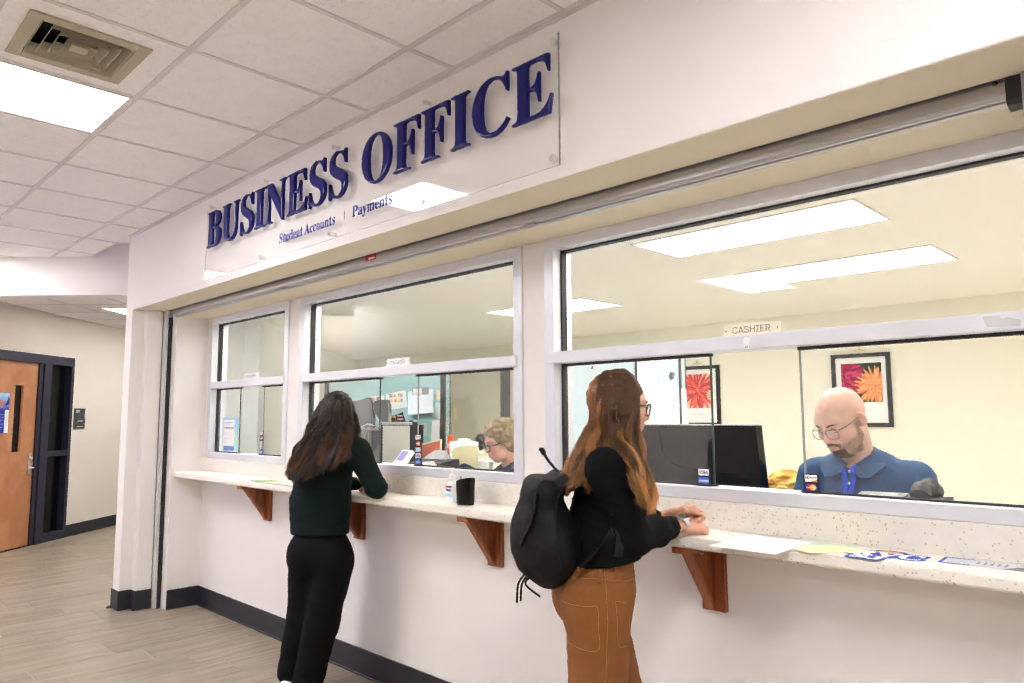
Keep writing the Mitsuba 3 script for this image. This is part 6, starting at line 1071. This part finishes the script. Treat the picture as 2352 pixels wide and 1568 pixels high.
# ================================================================== the seated man at the right window
g_ = thing('person', 'bald bearded man in glasses and a blue polo shirt looking down behind the window', 'person')
f = np.array([0.02, -1.0, 0]); f /= np.linalg.norm(f); l = np.array([-f[1], f[0], 0]); B = np.stack([f, l, UPV], 1); G1 = np.array([-1.045, 1.03, 0.0]); pm_ = lambda a, b, c: G1 + f * a + l * b + UPV * c; FL = flat(B, 0.72)
HC = np.array([-1.073, 0.925, 1.397]); HB = basis((-0.32, -0.947), 0.52, -0.04); NK = pm_(0.0, -0.012, 1.265)
SHL, SHR = pm_(-0.0, 0.180, 1.195), pm_(0.02, -0.165, 1.195); ELL, WRL = pm_(0.06, 0.245, 0.965), pm_(0.12, 0.10, 0.90); ELR, WRR = pm_(0.06, -0.235, 0.965), pm_(0.12, -0.07, 0.90)
MSK = np.array([0.66, 0.41, 0.32]); hd = Head(HC, HB, 1.0, male=True, h=0.0024, lids=1.0).neck(NK - [0, 0, 0.03], 0.056, 0.062); hm = hd.mesh(); col = hd.colour(MSK, (0.50, 0.22, 0.18)); v = hd.local
nz = meshkit.fbm(v * 90, 3, 4); jaw = smooth01((-0.030 - v[:, 2] - 0.25 * np.maximum(0, v[:, 0] - 0.05)) / 0.02) * (v[:, 0] > -0.004) * (v[:, 2] > -0.118) * (np.abs(v[:, 1]) > 0.030) * smooth01((v[:, 0] + 0.002) / 0.012)
side_b = smooth01((0.018 - np.abs(v[:, 0] - 0.012)) / 0.008) * (v[:, 2] < 0.012) * (v[:, 2] > -0.06) * (np.abs(v[:, 1]) > 0.045)
chin = smooth01((-0.062 - v[:, 2]) / 0.006) * (v[:, 0] > 0.045) * (np.abs(v[:, 1]) < 0.034) * (v[:, 2] > -0.112)
mous = smooth01((0.0075 - np.abs(v[:, 2] + 0.0375 + 0.010 * (np.abs(v[:, 1]) / 0.026) ** 2)) / 0.003) * (np.abs(v[:, 1]) < 0.029) * (v[:, 0] > 0.080); goat = smooth01((0.006 - np.abs(np.abs(v[:, 1]) - 0.028)) / 0.004) * (v[:, 2] < -0.04) * (v[:, 2] > -0.075) * (v[:, 0] > 0.06)
bd = np.clip(np.maximum.reduce([0.38 * jaw, 0.55 * side_b, chin, mous, 0.6 * goat]) * (0.75 + 0.5 * nz), 0, 0.95)[:, None]; lipm = (np.abs(v[:, 2] + 0.0512) < 0.0065) & (np.abs(v[:, 1]) < 0.018) & (v[:, 0] > 0.083); bd[lipm] = 0; col = col * (1 - bd) + np.array([0.12, 0.050, 0.022]) * bd
core = Sdf(G1 - [0.36, 0.36, 0.0], G1 + [0.36, 0.36, 1.36], 0.012); core.cap(pm_(0, 0, 0.82), 0.12, pm_(0, 0, 1.0), 0.11, 0.04, FL).cap(pm_(0, 0, 1.0), 0.11, pm_(0, 0, 1.14), 0.13, 0.04, FL).cap(SHR, 0.045, SHL, 0.045, 0.05).cap(NK - [0, 0, 0.1], 0.065, NK, 0.05, 0.03)
for s_ in (1, -1): core.cap(pm_(0, 0.09 * s_, 0.8), 0.08, pm_(0, 0.10 * s_, 0.45), 0.055, 0.03).cap(pm_(0, 0.10 * s_, 0.45), 0.052, pm_(-0.01, 0.10 * s_, 0.09), 0.036, 0.02)
for a, b, c in ((SHR, ELR, WRR), (SHL, ELL, WRL)): core.cap(a, 0.045, b, 0.036, 0.02).cap(b, 0.036, c, 0.026, 0.02)
hR, nR = hand(WRR, (0.55, -0.8, -0.15), (0, 0, 1), False, (0.4, 0.5, 0.3), 0.05); hL, nL = hand(WRL, (-0.6, -0.75, -0.15), (0, 0, 1), True, (0.4, 0.5, 0.3), 0.05)
skin_body(g_ + '__body', [(core.mesh(3), MSK), (hm, col), (hR, MSK), (hL, MSK)]); eyes(g_, hd, 'm_iris_brown', 0.75); brows(g_, hd, 'm_beard', 0.0030, -0.003); mat('m_frame_steel', (0.10, 0.10, 0.11), 0.25, 0.6); glasses(g_ + '__glasses', hd, 'm_frame_steel', 0.0245, 0.0185, 0.0013, square=0.30, zc=0.006, xf=0.106)
# beard hairs
g9 = np.random.default_rng(5); nv = vnormals(hm); w9 = bd[:, 0] * (v[:, 0] > 0.0); ids = g9.choice(len(w9), 1500, p=w9 / w9.sum()); bs_ = []
for i in ids: p0 = hm.vertices[i]; dn = -HB[:, 2] * 0.8 + nv[i] * 0.5 + g9.normal(0, 0.25, 3); dn /= np.linalg.norm(dn); L_ = 0.004 + 0.004 * bd[i, 0]; bs_.append(np.array([p0 - nv[i] * 0.001, p0 + dn * L_ * 0.4, p0 + dn * L_ * 0.75 - HB[:, 2] * 0.0008, p0 + dn * L_ - HB[:, 2] * 0.002]))
hair_curves(g_ + '__beard', bs_, 0.0004, 'm_beard')
sh = Sdf(G1 - [0.38, 0.34, -0.72], G1 + [0.38, 0.34, 1.36], 0.0062); sh.cap(pm_(0, 0, 0.80), 0.150, pm_(0.005, 0, 1.0), 0.150, 0.04, FL).cap(pm_(0.005, 0, 1.0), 0.150, pm_(0.0, 0, 1.135), 0.168, 0.05, FL).cap(SHR - [0, 0, 0.015], 0.058, NK - [0, 0, 0.065], 0.066, 0.05).cap(SHL - [0, 0, 0.015], 0.058, NK - [0, 0, 0.065], 0.066, 0.05).cap(NK + f * 0.045 - UPV * 0.02, 0.050, NK + f * 0.05 + UPV * 0.08, 0.07, 0.012, op='sub')
for a, b in ((SHR, ELR), (SHL, ELL)): sh.cap(a - [0, 0, 0.01], 0.068, a * 0.15 + b * 0.85, 0.066, 0.03)
for a, b in ((SHR, ELR), (SHL, ELL)): e = (b - a) / np.linalg.norm(b - a); sh.cap(b + e * 0.055, 0.062, b + e * 0.2, 0.10, 0.004, op='sub')
sh.cut(pm_(0, 0, 0.80), (0, 0, -1)); m = displace(sh.mesh(4), lambda v: 0.010 * wrinkle(v, (1, 1, 1), 12, 21) + 0.005 * wrinkle(v, (1, 1, 1), 28, 22)); add(g_ + '__polo_shirt', m, 'm_polo', True); on_shirt = onto(m, pm_(-0.02, -0.005, 0))
# collar, placket, buttons, lanyard
nk = pm_(0.012, -0.012, 0); ring_ = lambda t, rr, z: nk + f * rr * 1.02 * math.cos(t) + l * rr * math.sin(t) + UPV * z
for s_ in (1, -1):
    tt = np.linspace(0.20, math.pi, 16); KT = [0.2, 0.5, 0.9, 1.57, 2.4, 3.15]; ip = lambda v_: np.interp(tt, KT, v_); top = [ring_(a * s_, r_, z_) for a, r_, z_ in zip(tt, ip([.068, .067, .066, .066, .068, .070]), ip([1.240, 1.252, 1.270, 1.288, 1.300, 1.304]))]; bot = [ring_(a * s_, r_, z_) for a, r_, z_ in zip(tt, ip([.122, .150, .138, .116, .106, .104]), ip([1.208, 1.186, 1.226, 1.264, 1.276, 1.278]))]; V = np.vstack([top, bot]); F = [(i, i + 1, 16 + i + 1) for i in range(15)] + [(i, 16 + i + 1, 16 + i) for i in range(15)]
    q = trimesh.Trimesh(V, F, process=False); n_ = vnormals(q) * 0.0018; add(g_ + '__polo_shirt__collar', cat(trimesh.Trimesh(V + n_, F, process=False), trimesh.Trimesh(V - n_, [x[::-1] for x in F], process=False)), 'm_polo', True)
P = on_shirt([pm_(0.5, -0.02, z) for z in np.linspace(1.19, 0.98, 12)], 0.002); add(g_ + '__polo_shirt__placket', strip(P, l, 0.036, 0.003), 'm_polo', True)
add(g_ + '__undershirt', hull([ring_(a, 0.058, 1.19) for a in np.linspace(-1.2, 1.2, 9)] + [ring_(a, 0.056, 1.222) for a in np.linspace(-1.2, 1.2, 9)]), 'm_polo_dark', 40)
for z in (1.215, 1.172, 1.13, 1.09):
    P = on_shirt([pm_(0.5, -0.02, z)], 0.0045)
    if len(P): c_ = trimesh.creation.icosphere(2, 1.0); c_.apply_transform(np.diag([0.0062, 0.003, 0.0062, 1])); c_.apply_translation(P[0]); add(g_ + '__polo_shirt__button', c_, 'm_white_gloss', True)
ly = thing('lanyard', 'blue lanyard hanging around the neck of the seated man', 'lanyard'); mat('m_lanyard', (0.02, 0.07, 0.55), 0.5)
for pts in ([(0.5, 0.098, 1.285), (0.5, 0.088, 1.255), (0.5, 0.050, 1.20), (0.5, 0.010, 1.145), (0.5, -0.03, 1.09), (0.5, -0.06, 1.04)], [(0.5, -0.062, 1.225), (0.5, -0.060, 1.15), (0.5, -0.060, 1.08), (0.5, -0.060, 1.03)]):
    P = on_shirt(bez([pm_(*q) for q in pts], 10), 0.010); P = P + f * (0.030 * smooth01((P[:, 2] - 1.185) / 0.035))[:, None]; add(ly + '__strap', strip(P, l, 0.0165, 0.002), 'm_lanyard', True)
tr = Sdf(G1 - [0.30, 0.30, 0.0], G1 + [0.30, 0.30, 0.9], 0.012)
for s_ in (1, -1): tr.cap(pm_(0, 0.09 * s_, 0.78), 0.11, pm_(0, 0.10 * s_, 0.45), 0.085, 0.03).cap(pm_(0, 0.10 * s_, 0.45), 0.085, pm_(-0.01, 0.10 * s_, 0.08), 0.07, 0.02)
tr.cut(pm_(0, 0, 0.82), (0, 0, 1)); add(g_ + '__trousers', tr.mesh(3), 'm_black_trousers', True)
for s_ in (1, -1): shoe(g_ + '__shoe', pm_(-0.01, 0.10 * s_, 0.09), f, 'm_black')

# ================================================================== the curly-haired woman behind the middle window
g_ = thing('person', 'woman with short curly blond hair, black glasses and navy cardigan behind the middle window', 'person')
f = np.array([-0.45, -0.893, 0]); l = np.array([-f[1], f[0], 0]); B = np.stack([f, l, UPV], 1); G2 = np.array([-3.155, 1.275, 0.0]); p2 = lambda a, b, c: G2 + f * a + l * b + UPV * c; FL = flat(B, 0.75)
HC = np.array([-3.176, 1.186, 1.272]); HB = basis((-0.40, -0.917), 0.36, 0.05); NK = p2(0.0, 0.0, 1.13); SHL, SHR = p2(0.0, 0.17, 1.055), p2(0.02, -0.165, 1.055); ELL, WRL = p2(0.10, 0.23, 0.86), p2(0.26, 0.10, 0.88); ELR, WRR = p2(0.10, -0.25, 1.00), p2(0.22, -0.36, 1.092)
WSK = np.array([0.60, 0.325, 0.235]); hd = Head(HC, HB, 0.98, jowl=1, smile=1.0).neck(NK - [0, 0, 0.04], 0.055, 0.062); hm = hd.mesh(); core = Sdf(G2 - [0.45, 0.55, 0], G2 + [0.45, 0.4, 1.24], 0.012)
core.cap(p2(0, 0, 0.66), 0.13, p2(0, 0, 0.85), 0.12, 0.04, FL).cap(p2(0, 0, 0.85), 0.12, p2(0.0, 0, 1.0), 0.135, 0.04, FL).cap(SHR, 0.045, SHL, 0.045, 0.05).cap(NK - [0, 0, 0.12], 0.07, NK, 0.055, 0.03)
for s_ in (1, -1): core.cap(p2(0.02, 0.09 * s_, 0.63), 0.075, p2(0.36, 0.10 * s_, 0.58), 0.058, 0.03).cap(p2(0.36, 0.10 * s_, 0.58), 0.055, p2(0.33, 0.10 * s_, 0.10), 0.038, 0.02)
for a, b, c in ((SHR, ELR, WRR), (SHL, ELL, WRL)): core.cap(a, 0.042, b, 0.034, 0.02).cap(b, 0.034, c, 0.025, 0.02)
hR, nR = hand(WRR, (-0.5, -0.8, -0.2), (0, 0, 1), False, (0.5, 0.6, 0.4), 0.05, s=0.92); hL, nL = hand(WRL, (-0.6, -0.75, -0.1), (0, 0, 1), True, (0.5, 0.6, 0.4), 0.05, s=0.92)
skin_body(g_ + '__body', [(core.mesh(3), WSK), (hm, hd.colour(WSK, (0.50, 0.17, 0.15))), (hR, WSK), (hL, WSK)]); eyes(g_, hd, 'm_iris_brown', 0.7); brows(g_, hd, 'm_hair_base_grey', 0.002); glasses(g_ + '__glasses', hd, 'm_black_gloss', 0.0245, 0.0185, 0.0034, square=0.28, zc=0.004, xf=0.108)
cg = Sdf(G2 - [0.5, 0.6, -0.55], G2 + [0.5, 0.4, 1.2], 0.008); cg.cap(p2(0, 0, 0.66), 0.165, p2(0.0, 0, 0.85), 0.16, 0.04, FL).cap(p2(0, 0, 0.85), 0.16, p2(0.01, 0, 1.0), 0.170, 0.05, FL).cap(SHR - [0, 0, 0.015], 0.064, NK - [0, 0, 0.07], 0.078, 0.05).cap(SHL - [0, 0, 0.015], 0.064, NK - [0, 0, 0.07], 0.078, 0.05)
for a, b, c in ((SHR, ELR, WRR), (SHL, ELL, WRL)): cg.cap(a, 0.066, b, 0.054, 0.03).cap(b, 0.054, c, 0.038, 0.02)
vt = Sdf(cg.lo, cg.lo + (cg.n - 1) * cg.h, cg.h); vt.V = cg.V.copy() + 0.006
cg.cap(p2(0.30, 0.0, 0.72), 0.03, p2(0.17, 0.0, 1.12), 0.085, 0.01, op='sub'); cg.cap(p2(0.05, 0, 1.14), 0.06, p2(0.13, 0, 1.10), 0.07, 0.01, op='sub'); vt.cap(p2(0.20, 0, 0.985), 0.010, p2(0.16, 0, 1.14), 0.085, 0.006, op='sub'); vt.cap(p2(0.02, 0, 1.12), 0.062, p2(0.05, 0, 1.2), 0.075, 0.008, op='sub')
add(g_ + '__cardigan', displace(cg.mesh(3), lambda v: 0.010 * wrinkle(v, (1, 1, 1), 12, 31)), 'm_navy_knit', True); vm = vt.mesh(3); add(g_ + '__top', vm, 'm_dark_top', True)
tr = Sdf(G2 - [0.55, 0.6, 0.0], G2 + [0.4, 0.35, 0.75], 0.012)
for s_ in (1, -1): tr.cap(p2(0.0, 0.09 * s_, 0.63), 0.105, p2(0.37, 0.10 * s_, 0.58), 0.078, 0.03).cap(p2(0.37, 0.10 * s_, 0.58), 0.076, p2(0.33, 0.10 * s_, 0.08), 0.065, 0.02)
add(g_ + '__trousers', tr.mesh(3), 'm_black_trousers', True)
for s_ in (1, -1): shoe(g_ + '__shoe', p2(0.33, 0.10 * s_, 0.10), f, 'm_black')
# curls
hs = Sdf((-0.17, -0.15, -0.14), (0.15, 0.15, 0.20), 0.005); g9 = np.random.default_rng(12); curls = []; hs.ell((-0.022, 0, 0.042), (0.108, 0.092, 0.098), k=0.01); hs.ell((-0.05, 0, -0.02), (0.075, 0.085, 0.075), k=0.03)
for _ in range(90):
    d = g9.normal(0, 1, 3); d /= np.linalg.norm(d)
    if d[2] < -0.35 or (d[0] > 0.45 and d[2] < 0.45): continue
    c = np.array([-0.022, 0, 0.042]) + d * np.array([0.108, 0.092, 0.098]); hs.ell(c, np.array([0.017, 0.017, 0.017]) * g9.uniform(0.7, 1.2), k=0.012)
hs.ell((0.085, 0, -0.01), (0.055, 0.064, 0.060), k=0.012, op='sub'); m = hs.mesh(2); m.vertices = hd.world(m.vertices); hb = add(g_ + '__hair', m, 'm_hair_base_grey', True)
for _ in range(4200):
    d = g9.normal(0, 1, 3); d /= np.linalg.norm(d)
    if d[2] < -0.45 or (d[0] > 0.5 and d[2] < 0.42): continue
    c = np.array([-0.022, 0, 0.040]) + d * np.array([0.108, 0.092, 0.098]) * g9.uniform(0.97, 1.06); a = np.cross(d, g9.normal(0, 1, 3)); a /= np.linalg.norm(a); b = np.cross(d, a); s_ = np.linspace(0, 1, 9); ph = g9.uniform(0, 6.28); rr = g9.uniform(0.006, 0.012); tn = g9.uniform(4.0, 8.5)
    P = c + np.outer(np.sin(ph + s_ * tn) * rr, a) + np.outer(np.cos(ph + s_ * tn) * rr, b) + np.outer(s_ * g9.uniform(0.004, 0.016), d) + np.outer(s_, [-0.006, 0, -0.016]); curls.append(hd.world(P))
for q in range(4): hair_curves(hb + '__strands' + (f'_{q:03d}' if q else ''), curls[q::4], 0.0006, f'm_hair_grey{q}')
ch = thing('office_stool', 'black office stool under the curly-haired woman', 'stool'); add(ch + '__seat', lathe([(0, 0.475), (0.19, 0.475), (0.205, 0.49), (0.205, 0.515), (0.19, 0.53), (0, 0.53)], 24).apply_translation(p2(0.03, 0, 0)), 'm_black', 40); add(ch + '__post', lathe([(0, 0.06), (0.03, 0.06), (0.03, 0.475), (0, 0.475)], 12).apply_translation(p2(0.03, 0, 0)), 'm_steel', 40)
for q in range(5): a = q * 2 * math.pi / 5; add(ch + '__leg', tube([p2(0.03, 0, 0.07), p2(0.03 + 0.26 * math.cos(a), 0.26 * math.sin(a), 0.018)], [0.018, 0.014], 8), 'm_black')
